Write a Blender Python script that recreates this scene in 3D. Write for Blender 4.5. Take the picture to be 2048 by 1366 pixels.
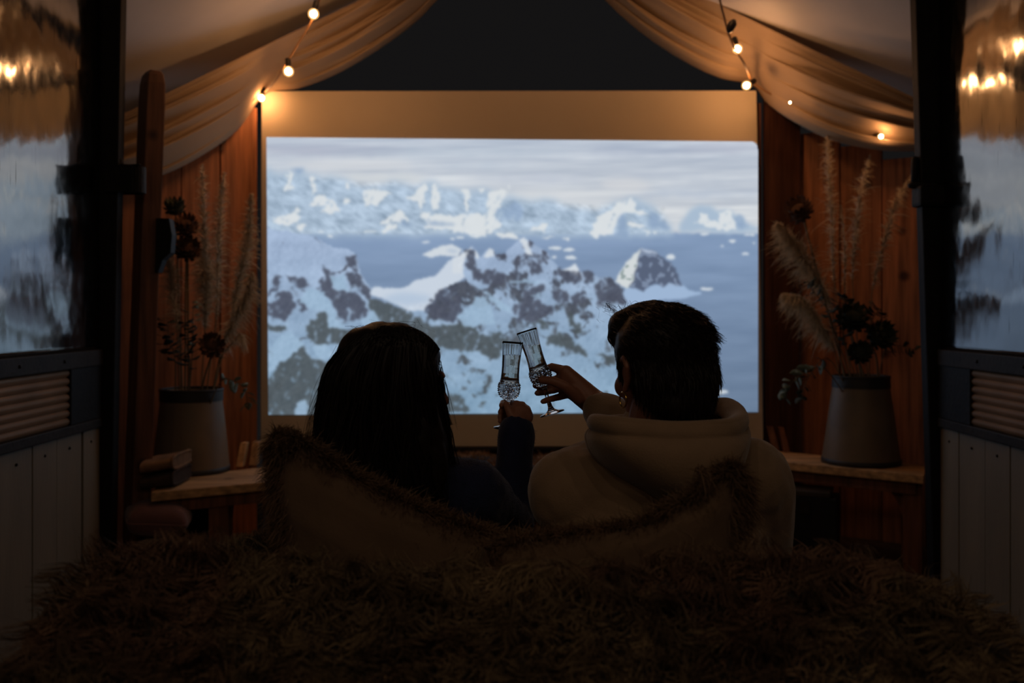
import bpy, bmesh, math, random
import numpy as np
from mathutils import Vector, Matrix, noise as mnoise

random.seed(7)
RNG = np.random.default_rng(11)
for o in list(bpy.data.objects):
    bpy.data.objects.remove(o, do_unlink=True)
S = bpy.context.scene
COL = S.collection

# ------------------------------------------------------------ camera, world, exposure
F = 2048 * 35.0 / 36.0          # focal length in pixels of the 2048 wide frame
HC = 1.05                       # camera height
HOR = 620.0                     # row of the horizon
cam_d = bpy.data.cameras.new('camera')
cam_d.lens = 35.0
cam_d.sensor_width = 36.0
cam_d.shift_y = -(683.0 - HOR) / 2048.0
cam_d.clip_start = 0.02
cam_d.dof.use_dof = True
cam_d.dof.focus_distance = 2.05
cam_d.dof.aperture_fstop = 3.4
cam = bpy.data.objects.new('camera', cam_d)
COL.objects.link(cam)
cam.location = (0, 0, HC)
cam.rotation_euler = (math.pi / 2, 0, 0)
S.camera = cam

W = bpy.data.worlds.new('night')
S.world = W
W.use_nodes = True
W.node_tree.nodes['Background'].inputs[0].default_value = (0.0105, 0.0098, 0.0100, 1)
W.node_tree.nodes['Background'].inputs[1].default_value = 0.65
S.view_settings.view_transform = 'Standard'
S.view_settings.look = 'None'
S.view_settings.gamma = 1.0
S.view_settings.use_curve_mapping = False
S.view_settings.exposure = 0.0

BULB_L = 100.0                  # radiance of the festoon bulbs
SCREEN_L = 0.95                 # radiance scale of the projected picture


def P(x, y, d):
    """point at depth d along the sight line of a photograph pixel"""
    return Vector(((x - 1024.0) / F * d, d, HC - (y - HOR) / F * d))


# ------------------------------------------------------------ numpy helpers
def vnoise(x, y, seed=0):
    xi = np.floor(x).astype(np.int64); yi = np.floor(y).astype(np.int64)
    xf = x - xi; yf = y - yi
    u = xf * xf * (3 - 2 * xf); v = yf * yf * (3 - 2 * yf)

    def h(a, b):
        n = (a * 374761393 + b * 668265263 + seed * 974634777) & 0xffffffff
        n = ((n ^ (n >> 13)) * 1274126177) & 0xffffffff
        return ((n ^ (n >> 16)) & 0xffff) / 65535.0
    return ((h(xi, yi) * (1 - u) + h(xi + 1, yi) * u) * (1 - v)
            + (h(xi, yi + 1) * (1 - u) + h(xi + 1, yi + 1) * u) * v)


def fbm(x, y, oct=4, seed=0):
    t = np.zeros_like(x, dtype=float); a = 0.5; s = 0
    for i in range(oct):
        t += a * vnoise(x, y, seed + i * 17); s += a
        x = x * 2.03; y = y * 2.03; a *= 0.5
    return t / s


def srgb(c):
    c = np.asarray(c, dtype=float) / 255.0
    return np.where(c <= 0.04045, c / 12.92, ((c + 0.055) / 1.055) ** 2.4)


# ------------------------------------------------------------ materials
def mat(name, rgb, rough=0.7, metal=0.0, var=0.25, scale=8.0, bump=0.0, bscale=40.0,
        stretch=(1, 1, 1), spec=0.4, coat=0.0, sheen=0.0, attr=None):
    m = bpy.data.materials.new(name)
    m.use_nodes = True
    nt = m.node_tree
    b = nt.nodes['Principled BSDF']
    b.inputs['Roughness'].default_value = rough
    b.inputs['Metallic'].default_value = metal
    b.inputs['Specular IOR Level'].default_value = spec
    b.inputs['Coat Weight'].default_value = coat
    if sheen:
        b.inputs['Sheen Weight'].default_value = sheen
        b.inputs['Sheen Roughness'].default_value = 0.4
    lin = [float(v) for v in srgb(rgb)]
    tc = nt.nodes.new('ShaderNodeTexCoord')
    mp = nt.nodes.new('ShaderNodeMapping')
    mp.inputs['Scale'].default_value = stretch
    nt.links.new(tc.outputs['Object'], mp.inputs[0])
    nz = nt.nodes.new('ShaderNodeTexNoise')
    nz.inputs['Scale'].default_value = scale
    nz.inputs['Detail'].default_value = 6
    nt.links.new(mp.outputs[0], nz.inputs[0])
    rp = nt.nodes.new('ShaderNodeValToRGB')
    e = rp.color_ramp.elements
    e[0].position = 0.3; e[1].position = 0.7
    e[0].color = [v * (1 - var) for v in lin] + [1]
    e[1].color = [min(1, v * (1 + var)) for v in lin] + [1]
    nt.links.new(nz.outputs['Fac'], rp.inputs[0])
    out = rp.outputs[0]
    if attr:
        at = nt.nodes.new('ShaderNodeAttribute'); at.attribute_name = attr
        mx = nt.nodes.new('ShaderNodeMix'); mx.data_type = 'RGBA'; mx.blend_type = 'MULTIPLY'
        mx.inputs[0].default_value = 1.0
        nt.links.new(out, mx.inputs[6]); nt.links.new(at.outputs['Color'], mx.inputs[7])
        out = mx.outputs[2]
    nt.links.new(out, b.inputs['Base Color'])
    if bump:
        n2 = nt.nodes.new('ShaderNodeTexNoise')
        n2.inputs['Scale'].default_value = bscale; n2.inputs['Detail'].default_value = 5
        nt.links.new(mp.outputs[0], n2.inputs[0])
        bp = nt.nodes.new('ShaderNodeBump')
        bp.inputs['Strength'].default_value = bump; bp.inputs['Distance'].default_value = 0.01
        nt.links.new(n2.outputs['Fac'], bp.inputs['Height'])
        nt.links.new(bp.outputs[0], b.inputs['Normal'])
    return m


def emit_mat(name, rgb, strength):
    m = bpy.data.materials.new(name); m.use_nodes = True
    nt = m.node_tree; nt.nodes.clear()
    e = nt.nodes.new('ShaderNodeEmission'); o = nt.nodes.new('ShaderNodeOutputMaterial')
    e.inputs[0].default_value = (*rgb, 1); e.inputs[1].default_value = strength
    nt.links.new(e.outputs[0], o.inputs[0])
    return m


def cloth_mat(name, rgb, transl=0.35):
    m = mat(name, rgb, rough=0.9, var=0.08, scale=3, bump=0.15, bscale=300, spec=0.1)
    nt = m.node_tree
    b = nt.nodes['Principled BSDF']; o = nt.nodes['Material Output']
    t = nt.nodes.new('ShaderNodeBsdfTranslucent')
    t.inputs[0].default_value = [float(v) for v in srgb(rgb)] + [1]
    mx = nt.nodes.new('ShaderNodeMixShader'); mx.inputs[0].default_value = transl
    nt.links.new(b.outputs[0], mx.inputs[1]); nt.links.new(t.outputs[0], mx.inputs[2])
    nt.links.new(mx.outputs[0], o.inputs[0])
    return m


def wood_mat(name, rgb, along='z', rough=0.55, var=0.45, scale=5.0):
    st = {'z': (9, 9, 0.6), 'x': (0.6, 9, 9), 'y': (9, 0.6, 9)}[along]
    m = mat(name, rgb, rough=rough, var=var, scale=scale, bump=0.12, bscale=14, stretch=st)
    nt = m.node_tree                       # knots
    b = nt.nodes['Principled BSDF']
    tc = [n for n in nt.nodes if n.type == 'TEX_COORD'][0]
    vor = nt.nodes.new('ShaderNodeTexVoronoi'); vor.inputs['Scale'].default_value = 4.2
    oi = nt.nodes.new('ShaderNodeObjectInfo')
    ad = nt.nodes.new('ShaderNodeVectorMath'); ad.operation = 'ADD'
    sc = nt.nodes.new('ShaderNodeVectorMath'); sc.operation = 'SCALE'
    cb = nt.nodes.new('ShaderNodeCombineXYZ')
    for i in range(3):
        nt.links.new(oi.outputs['Random'], cb.inputs[i])
    nt.links.new(cb.outputs[0], sc.inputs[0]); sc.inputs['Scale'].default_value = 7.0
    nt.links.new(tc.outputs['Object'], ad.inputs[0]); nt.links.new(sc.outputs[0], ad.inputs[1])
    mp = [n for n in nt.nodes if n.type == 'MAPPING'][0]
    nt.links.new(ad.outputs[0], mp.inputs[0]); nt.links.new(ad.outputs[0], vor.inputs[0])
    rp = nt.nodes.new('ShaderNodeValToRGB')
    rp.color_ramp.elements[0].position = 0.05; rp.color_ramp.elements[1].position = 0.13
    rp.color_ramp.elements[0].color = (0.22, 0.16, 0.12, 1)
    rp.color_ramp.elements[1].color = (1, 1, 1, 1)
    nt.links.new(vor.outputs['Distance'], rp.inputs[0])
    mx = nt.nodes.new('ShaderNodeMix'); mx.data_type = 'RGBA'; mx.blend_type = 'MULTIPLY'
    mx.inputs[0].default_value = 1.0
    old = b.inputs['Base Color'].links[0].from_socket
    nt.links.new(old, mx.inputs[6]); nt.links.new(rp.outputs[0], mx.inputs[7])
    hv = nt.nodes.new('ShaderNodeMapRange')
    hv.inputs['To Min'].default_value = 0.72; hv.inputs['To Max'].default_value = 1.2
    nt.links.new(oi.outputs['Random'], hv.inputs[0])
    m2 = nt.nodes.new('ShaderNodeMix'); m2.data_type = 'RGBA'; m2.blend_type = 'MULTIPLY'
    m2.inputs[0].default_value = 1.0
    nt.links.new(mx.outputs[2], m2.inputs[6]); nt.links.new(hv.outputs[0], m2.inputs[7])
    nt.links.new(m2.outputs[2], b.inputs['Base Color'])
    return m


def metal_wall_mat(name):
    m = mat(name, (150, 148, 145), rough=0.2, metal=1.0, var=0.12, scale=3, spec=0.5)
    nt = m.node_tree; b = nt.nodes['Principled BSDF']
    tc = [n for n in nt.nodes if n.type == 'TEX_COORD'][0]

    def nzt(scale, stretch, det=4):
        mp = nt.nodes.new('ShaderNodeMapping'); mp.inputs['Scale'].default_value = stretch
        nt.links.new(tc.outputs['Object'], mp.inputs[0])
        n = nt.nodes.new('ShaderNodeTexNoise'); n.inputs['Scale'].default_value = scale
        n.inputs['Detail'].default_value = det
        nt.links.new(mp.outputs[0], n.inputs[0])
        return n
    wav = nzt(4.5, (1, 1, 0.7), 2)
    fine = nzt(40.0, (1, 1, 0.8), 4)
    b1 = nt.nodes.new('ShaderNodeBump'); b1.inputs['Strength'].default_value = 0.14
    b1.inputs['Distance'].default_value = 0.05
    nt.links.new(wav.outputs['Fac'], b1.inputs['Height'])
    b2 = nt.nodes.new('ShaderNodeBump'); b2.inputs['Strength'].default_value = 0.018
    b2.inputs['Distance'].default_value = 0.01
    nt.links.new(fine.outputs['Fac'], b2.inputs['Height'])
    nt.links.new(b1.outputs[0], b2.inputs['Normal'])
    nt.links.new(b2.outputs[0], b.inputs['Normal'])
    rr = nt.nodes.new('ShaderNodeMapRange')
    rr.inputs['To Min'].default_value = 0.05; rr.inputs['To Max'].default_value = 0.17
    nt.links.new(fine.outputs['Fac'], rr.inputs[0])
    nt.links.new(rr.outputs[0], b.inputs['Roughness'])
    # dark scratches and rust specks
    scr = nzt(26.0, (1, 5, 0.25), 8)
    rp = nt.nodes.new('ShaderNodeValToRGB')
    rp.color_ramp.elements[0].position = 0.27; rp.color_ramp.elements[1].position = 0.33
    rp.color_ramp.elements[0].color = (0.12, 0.1, 0.09, 1); rp.color_ramp.elements[1].color = (1, 1, 1, 1)
    nt.links.new(scr.outputs['Fac'], rp.inputs[0])
    mx = nt.nodes.new('ShaderNodeMix'); mx.data_type = 'RGBA'; mx.blend_type = 'MULTIPLY'
    mx.inputs[0].default_value = 1.0
    old = b.inputs['Base Color'].links[0].from_socket
    nt.links.new(old, mx.inputs[6]); nt.links.new(rp.outputs[0], mx.inputs[7])
    nt.links.new(mx.outputs[2], b.inputs['Base Color'])
    return m


M = {}
M['steel'] = mat('black_steel', (24, 22, 21), rough=0.6, spec=0.2, var=0.3, scale=20, bump=0.2, bscale=60)
M['rail'] = mat('dull_steel', (44, 39, 35), rough=0.6, metal=0.0, spec=0.2, var=0.3, scale=14, bump=0.2, bscale=50)
M['sheet'] = metal_wall_mat('aluminium_sheet')
M['rib'] = mat('ribbed_aluminium', (150, 116, 86), rough=0.42, metal=0.5, var=0.2, scale=6, bump=0.05)  # tan base colour stands in for warm bulb light reflected by the ribs
M['plank_paint'] = mat('painted_plank', (126, 116, 98), rough=0.55, var=0.12, scale=3, bump=0.15, bscale=30,
                       stretch=(3, 3, 0.5))
M['wall_wood'] = wood_mat('stained_pine', (166, 106, 70))
M['dark_wood'] = wood_mat('dark_stained_pine', (104, 64, 44))
M['bench_wood'] = wood_mat('pale_pine', (205, 160, 110), along='x')
M['bench_leg'] = wood_mat('brown_pine', (120, 74, 48))
M['timber'] = wood_mat('weathered_timber', (120, 78, 54))
M['floor'] = wood_mat('floor_board', (78, 60, 48), along='y', rough=0.6)
M['canvas'] = cloth_mat('cream_canvas', (224, 216, 210), 0.1)
M['drape'] = cloth_mat('cream_muslin', (192, 166, 138), 0.25)
M['board'] = mat('screen_cloth', (222, 205, 180), rough=0.85, var=0.05, scale=2, spec=0.15)
M['cable'] = mat('cable', (150, 110, 70), rough=0.6)
M['socket'] = mat('bulb_socket', (28, 24, 22), rough=0.5)
M['bulb'] = emit_mat('bulb_glow', (1.0, 0.48, 0.19), BULB_L * 2.6)
gm = emit_mat('bulb_glass', (1.0, 0.50, 0.16), 2.4)
tr_ = gm.node_tree.nodes.new('ShaderNodeBsdfTransparent'); mx_ = gm.node_tree.nodes.new('ShaderNodeMixShader')
mx_.inputs[0].default_value = 0.35
gm.node_tree.links.new(tr_.outputs[0], mx_.inputs[1])
gm.node_tree.links.new([n_ for n_ in gm.node_tree.nodes if n_.type == 'EMISSION'][0].outputs[0], mx_.inputs[2])
gm.node_tree.links.new(mx_.outputs[0], [n_ for n_ in gm.node_tree.nodes if n_.type == 'OUTPUT_MATERIAL'][0].inputs[0])
M['bulb_glass'] = gm
M['bulb_fill'] = emit_mat('fill_bulb_glow', (1.0, 0.74, 0.52), 150.0)  # glow of the added fill bulbs inside the wagon
M['enamel'] = mat('cream_enamel', (128, 108, 86), rough=0.45, var=0.2, scale=6)
M['enamel_dark'] = mat('chipped_rim', (52, 48, 44), rough=0.5)
M['suede'] = mat('tan_suede', (104, 82, 62), rough=0.95, var=0.12, scale=14, sheen=0.2, bump=0.1, bscale=200)
M['fur'] = mat('brown_fur', (112, 92, 72), rough=0.75, var=0.2, scale=9, attr='tint')
M['fur_base'] = mat('fur_skin', (44, 38, 32), rough=0.95, var=0.2)
M['throw'] = mat('shaggy_fur', (108, 90, 72), rough=0.8, var=0.2, scale=5, attr='tint')
M['hide'] = mat('cream_fleece', (165, 128, 90), rough=0.9, var=0.25, scale=10, attr='tint')
M['skin_w'] = mat('skin', (148, 102, 82), rough=0.5, var=0.05, scale=20, bump=0.08, bscale=140)
M['skin_m'] = mat('skin_tan', (140, 94, 74), rough=0.5, var=0.05, scale=20, bump=0.08, bscale=140)
M['hair_w'] = mat('dark_brown_hair', (24, 17, 14), rough=0.5, var=0.2, scale=30, spec=0.25)
M['hair_m'] = mat('brown_black_hair', (27, 19, 15), rough=0.5, var=0.2, scale=30, spec=0.3)
M['sweater'] = mat('navy_wool', (30, 37, 66), rough=0.95, var=0.15, scale=60, bump=0.35, bscale=320, sheen=0.12)
M['hoodie'] = mat('sand_fleece', (142, 116, 90), rough=0.95, var=0.08, scale=30, bump=0.2, bscale=350, sheen=0.4)
M['trousers'] = mat('dark_denim', (44, 48, 60), rough=0.9, var=0.15, scale=50)
M['eye'] = mat('eye_white', (215, 210, 205), rough=0.2, var=0.02)
M['gold'] = mat('gold_ring', (200, 160, 80), rough=0.25, metal=1.0, var=0.05)
M['pampas'] = mat('pampas_plume', (215, 194, 166), rough=0.9, var=0.15, scale=12)
M['stem'] = mat('dry_stem', (118, 98, 66), rough=0.8)
M['protea'] = mat('dried_bloom', (92, 62, 44), rough=0.9, var=0.4, scale=40)
M['leaf'] = mat('grey_green_leaf', (110, 122, 104), rough=0.7, var=0.25, scale=12)
M['leaf_dark'] = mat('dark_leaf', (58, 60, 46), rough=0.8, var=0.25, scale=12)
M['bucket'] = mat('dark_green_tin', (46, 56, 52), rough=0.45, metal=0.4, var=0.25, scale=10)
M['crate'] = mat('black_chest', (22, 20, 20), rough=0.6, var=0.2)
M['chest_lid'] = mat('chest_lid', (64, 54, 44), rough=0.5, var=0.2)
M['mauve'] = mat('mauve_cushion', (104, 72, 68), rough=0.9, var=0.25, scale=9, sheen=0.3)
M['cream'] = mat('cream_cushion', (190, 168, 140), rough=0.9, var=0.15, scale=9)
M['blanket'] = mat('brown_blanket', (130, 98, 70), rough=0.95, var=0.25, scale=24, bump=0.3, bscale=160)
M['blanket2'] = mat('dark_brown_blanket', (62, 46, 36), rough=0.95, var=0.25, scale=24, bump=0.3, bscale=160)
M['log'] = wood_mat('split_log', (178, 132, 84))
M['sofa'] = mat('sofa_cloth', (56, 48, 44), rough=0.95, var=0.15, scale=30)
g = bpy.data.materials.new('crystal'); g.use_nodes = True
gb = g.node_tree.nodes['Principled BSDF']
gb.inputs['Transmission Weight'].default_value = 1.0
gb.inputs['Roughness'].default_value = 0.0
gb.inputs['IOR'].default_value = 1.5
M['glass'] = g
g2 = bpy.data.materials.new('sparkling_wine'); g2.use_nodes = True
gb = g2.node_tree.nodes['Principled BSDF']
gb.inputs['Transmission Weight'].default_value = 1.0
gb.inputs['Roughness'].default_value = 0.0
gb.inputs['IOR'].default_value = 1.33
gb.inputs['Base Color'].default_value = (0.98, 0.95, 0.86, 1)
M['wine'] = g2


# ------------------------------------------------------------ mesh helpers
class MB:
    def __init__(self):
        self.v = []; self.f = []

    def add(self, vs, fs):
        n = len(self.v)
        self.v += [tuple(p) for p in vs]
        self.f += [tuple(i + n for i in q) for q in fs]
        return self

    def hexa(self, c):
        """eight corners: bottom ring of four, top ring of four"""
        return self.add(c, [(3, 2, 1, 0), (4, 5, 6, 7), (0, 1, 5, 4), (1, 2, 6, 5), (2, 3, 7, 6), (3, 0, 4, 7)])

    def box(self, x0, x1, y0, y1, z0, z1, rot=0.0, org=(0, 0, 0)):
        c = [(x0, y0, z0), (x1, y0, z0), (x1, y1, z0), (x0, y1, z0),
             (x0, y0, z1), (x1, y0, z1), (x1, y1, z1), (x0, y1, z1)]
        R = Matrix.Rotation(rot, 3, 'Z'); o = Vector(org)
        return self.hexa([R @ Vector(p) + o for p in c])

    def tube(self, pts, radii, n=8, cap=True):
        pts = [Vector(p) for p in pts]
        if not hasattr(radii, '__len__'):
            radii = [radii] * len(pts)
        vs = []; fs = []
        up = None
        for i, p in enumerate(pts):
            t = (pts[min(i + 1, len(pts) - 1)] - pts[max(i - 1, 0)]).normalized()
            if up is None:
                up = Vector((0, 0, 1)) if abs(t.z) < 0.9 else Vector((1, 0, 0))
            a = (up - t * up.dot(t)).normalized(); b = t.cross(a); up = a
            for k in range(n):
                th = 2 * math.pi * k / n
                vs.append(p + (a * math.cos(th) + b * math.sin(th)) * radii[i])
        for i in range(len(pts) - 1):
            for k in range(n):
                k2 = (k + 1) % n
                fs.append((i * n + k, i * n + k2, (i + 1) * n + k2, (i + 1) * n + k))
        if cap:
            fs.append(tuple(range(n - 1, -1, -1)))
            fs.append(tuple((len(pts) - 1) * n + k for k in range(n)))
        return self.add(vs, fs)

    def lathe(self, prof, c=(0, 0, 0), n=24, mod=None, cap0=True, cap1=True):
        vs = []; fs = []
        for (z, r) in prof:
            for k in range(n):
                th = 2 * math.pi * k / n
                rr = r if mod is None else mod(z, r, th)
                vs.append((c[0] + rr * math.cos(th), c[1] + rr * math.sin(th), c[2] + z))
        m = len(prof)
        for i in range(m - 1):
            for k in range(n):
                k2 = (k + 1) % n
                fs.append((i * n + k, i * n + k2, (i + 1) * n + k2, (i + 1) * n + k))
        if cap0: fs.append(tuple(range(n - 1, -1, -1)))
        if cap1: fs.append(tuple((m - 1) * n + k for k in range(n)))
        return self.add(vs, fs)

    def ell(self, c, r, R=None, nu=20, nv=12):
        c = Vector(c); R = R or Matrix.Identity(3)
        vs = [c + R @ Vector((0, 0, -r[2]))]; fs = []
        for j in range(1, nv):
            ph = -math.pi / 2 + math.pi * j / nv
            for i in range(nu):
                th = 2 * math.pi * i / nu
                vs.append(c + R @ Vector((r[0] * math.cos(ph) * math.cos(th), r[1] * math.cos(ph) * math.sin(th),
                                          r[2] * math.sin(ph))))
        vs.append(c + R @ Vector((0, 0, r[2])))
        for i in range(nu):
            fs.append((0, 1 + (i + 1) % nu, 1 + i))
            for j in range(nv - 2):
                a = 1 + j * nu
                fs.append((a + i, a + (i + 1) % nu, a + nu + (i + 1) % nu, a + nu + i))
            a = 1 + (nv - 2) * nu
            fs.append((a + i, a + (i + 1) % nu, len(vs) - 1))
        return self.add(vs, fs)

    def cap(self, p0, r0, p1, r1):
        """tapered capsule"""
        p0 = Vector(p0); p1 = Vector(p1)
        L = (p1 - p0).length
        if L < 1e-6:
            return self.ell(p0, (r0, r0, r0))
        t = (p1 - p0) / L
        pts = []; rad = []
        for k in range(1, 5):
            a = math.pi / 2 * k / 5
            pts.append(p0 - t * r0 * math.cos(a)); rad.append(r0 * math.sin(a))
        for k in range(0, 5):
            u = k / 4
            pts.append(p0 + t * L * u); rad.append(r0 + (r1 - r0) * u)
        for k in range(4, 0, -1):
            a = math.pi / 2 * k / 5
            pts.append(p1 + t * r1 * math.cos(a)); rad.append(r1 * math.sin(a))
        return self.tube(pts, rad, n=14)

    def chain(self, pts, radii):
        for i in range(len(pts) - 1):
            self.cap(pts[i], radii[i], pts[i + 1], radii[i + 1])
        return self

    def grid(self, fn, nu, nv, closed_u=False):
        vs = []; fs = []
        for j in range(nv + 1):
            for i in range(nu + (0 if closed_u else 1)):
                vs.append(fn(i / nu, j / nv))
        w = nu if closed_u else nu + 1
        for j in range(nv):
            for i in range(nu):
                i2 = (i + 1) % w
                fs.append((j * w + i, j * w + i2, (j + 1) * w + i2, (j + 1) * w + i))
        return self.add(vs, fs)

    def mesh(self, name):
        me = bpy.data.meshes.new(name)
        me.from_pydata([tuple(p) for p in self.v], [], self.f)
        me.update()
        return me

    def build(self, name, m, parent=None, smooth=False, bevel=0.0):
        me = self.mesh(name)
        if bevel:
            bm = bmesh.new(); bm.from_mesh(me)
            bmesh.ops.recalc_face_normals(bm, faces=bm.faces)
            bmesh.ops.bevel(bm, geom=[e for e in bm.edges if len(e.link_faces) == 2 and e.calc_face_angle(0) > 0.6],
                            offset=bevel, segments=2, affect='EDGES', profile=0.6)
            bm.to_mesh(me); bm.free()
        return link(name, me, m, parent, smooth)


def link(name, me, m, parent=None, smooth=False):
    if m is not None:
        me.materials.clear(); me.materials.append(M[m] if isinstance(m, str) else m)
    if smooth:
        me.polygons.foreach_set('use_smooth', [True] * len(me.polygons))
    o = bpy.data.objects.new(name, me)
    COL.objects.link(o)
    adopt(o, parent)
    return o


def adopt(o, parent):
    if parent is not None:
        o.parent = parent
        # parents are placed by translation only
        q = parent; L = Vector((0, 0, 0))
        while q is not None:
            L += q.location if q.parent is None else Vector((0, 0, 0)); q = q.parent
        o.matrix_parent_inverse = Matrix.Translation(-L) if parent.parent is None else Matrix.Identity(4)


def tag(o, label, cat, group=None, kind=None):
    if label: o['label'] = label
    if cat: o['category'] = cat
    if group: o['group'] = group
    if kind: o['kind'] = kind
    return o


def thing(name, loc, label, cat, group=None):
    o = bpy.data.objects.new(name, None); COL.objects.link(o)
    o.location = loc; o.empty_display_size = 0.05
    return tag(o, label, cat, group)


def struct(name, loc=(0, 0, 0), label=None):
    o = bpy.data.objects.new(name, None); COL.objects.link(o)
    o.location = loc; o['kind'] = 'structure'
    if label: o['label'] = label
    return o


def remesh(mb, voxel, smooth=6, factor=0.5, disp=None):
    """one continuous surface out of overlapping solids"""
    me = mb.mesh('tmp'); o = bpy.data.objects.new('tmp', me); COL.objects.link(o)
    bm = bmesh.new(); bm.from_mesh(me); bmesh.ops.recalc_face_normals(bm, faces=bm.faces); bm.to_mesh(me); bm.free()
    r = o.modifiers.new('r', 'REMESH'); r.mode = 'VOXEL'; r.voxel_size = voxel; r.adaptivity = 0
    s = o.modifiers.new('s', 'SMOOTH'); s.factor = factor; s.iterations = smooth
    dg = bpy.context.evaluated_depsgraph_get()
    out = bpy.data.meshes.new_from_object(o.evaluated_get(dg))
    bpy.data.objects.remove(o, do_unlink=True); bpy.data.meshes.remove(me)
    if disp:
        n = len(out.vertices)
        co = np.empty(n * 3); no = np.empty(n * 3)
        out.vertices.foreach_get('co', co); out.vertices.foreach_get('normal', no)
        co = co.reshape(-1, 3); no = no.reshape(-1, 3)
        out.vertices.foreach_set('co', (co + no * disp(co)[:, None]).ravel()); out.update()
    return out


def ribbons(name, pts, width, m, parent=None, tint=None, tip=0.15):
    """strands: pts (N, K, 3); width per strand; each a tapering ribbon"""
    N, K, _ = pts.shape
    t = np.gradient(pts, axis=1)
    rnd = RNG.normal(size=(N, 1, 3))
    side = np.cross(t, np.broadcast_to(rnd, t.shape))
    side /= (np.linalg.norm(side, axis=2, keepdims=True) + 1e-9)
    taper = np.linspace(1, tip, K)[None, :, None]
    w = np.asarray(width).reshape(-1, 1, 1) * taper * 0.5
    v = np.stack([pts - side * w, pts + side * w], axis=2).reshape(-1, 3)
    base = (np.arange(N) * K * 2)[:, None] + (np.arange(K - 1) * 2)[None, :]
    q = np.stack([base, base + 1, base + 3, base + 2], axis=2).reshape(-1, 4)
    me = bpy.data.meshes.new(name)
    me.vertices.add(len(v)); me.vertices.foreach_set('co', v.ravel())
    me.loops.add(q.size); me.loops.foreach_set('vertex_index', q.ravel().astype(np.int32))
    me.polygons.add(len(q)); me.polygons.foreach_set('loop_start', np.arange(0, q.size, 4, dtype=np.int32))
    me.update(calc_edges=True)
    if tint is not None:
        a = me.color_attributes.new('tint', 'FLOAT_COLOR', 'POINT')
        c = np.ones((N, K, 2, 4)); c[..., :3] = np.asarray(tint)[:, None, None, :]
        a.data.foreach_set('color', c.ravel())
    o = link(name, me, m, parent)
    o['kind'] = 'stuff'
    return o


def hair_paths(root, d, length, K=5, curl=0.3, grav=(0, 0, -0.3)):
    """bent strands from roots along d; curl adds sideways drift, grav pulls"""
    N = len(root)
    d = d / (np.linalg.norm(d, axis=1, keepdims=True) + 1e-9)
    s = np.linspace(0, 1, K)[None, :, None]
    L = np.asarray(length).reshape(-1, 1, 1)
    side = RNG.normal(size=(N, 1, 3)) * curl
    g_ = np.asarray(grav, dtype=float).reshape(1, 1, 3)
    return root[:, None, :] + L * (d[:, None, :] * s + (side + g_) * s * s)


def sample_surface(me, n):
    """random points with normals on a mesh"""
    me.calc_loop_triangles()
    tr = np.empty(len(me.loop_triangles) * 3, dtype=np.int32)
    me.loop_triangles.foreach_get('vertices', tr); tr = tr.reshape(-1, 3)
    co = np.empty(len(me.vertices) * 3); me.vertices.foreach_get('co', co); co = co.reshape(-1, 3)
    a, b, c = co[tr[:, 0]], co[tr[:, 1]], co[tr[:, 2]]
    nn = np.cross(b - a, c - a); ar = np.linalg.norm(nn, axis=1)
    i = RNG.choice(len(tr), n, p=ar / ar.sum())
    u = RNG.random(n); v = RNG.random(n); k = u + v > 1; u[k] = 1 - u[k]; v[k] = 1 - v[k]
    p = a[i] + (b - a)[i] * u[:, None] + (c - a)[i] * v[:, None]
    return p, nn[i] / (ar[i][:, None] + 1e-12)


def bez(pts, n):
    """Catmull-Rom through the points"""
    pts = [Vector(p) for p in pts]
    q = [pts[0] * 2 - pts[1]] + pts + [pts[-1] * 2 - pts[-2]]
    out = []
    seg = len(pts) - 1
    for k in range(n + 1):
        t = k / n * seg; i = min(int(t), seg - 1); u = t - i
        a, b, c, d = q[i], q[i + 1], q[i + 2], q[i + 3]
        out.append(0.5 * ((2 * b) + (c - a) * u + (2 * a - 5 * b + 4 * c - d) * u * u + (3 * b - a - 3 * c + d) * u ** 3))
    return out

# ============================================================ THE SETTING
fl = MB().box(-3.6, 3.6, -1.2, 5.6, -0.06, 0.0).build('floor', 'floor')
fl['kind'] = 'structure'; fl['label'] = 'dark wooden floor'

WL, WR = -1.49, 1.548          # inner faces of the wagon's side walls
YO = 3.6                       # end of the wagon, where it opens to the tent


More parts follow.
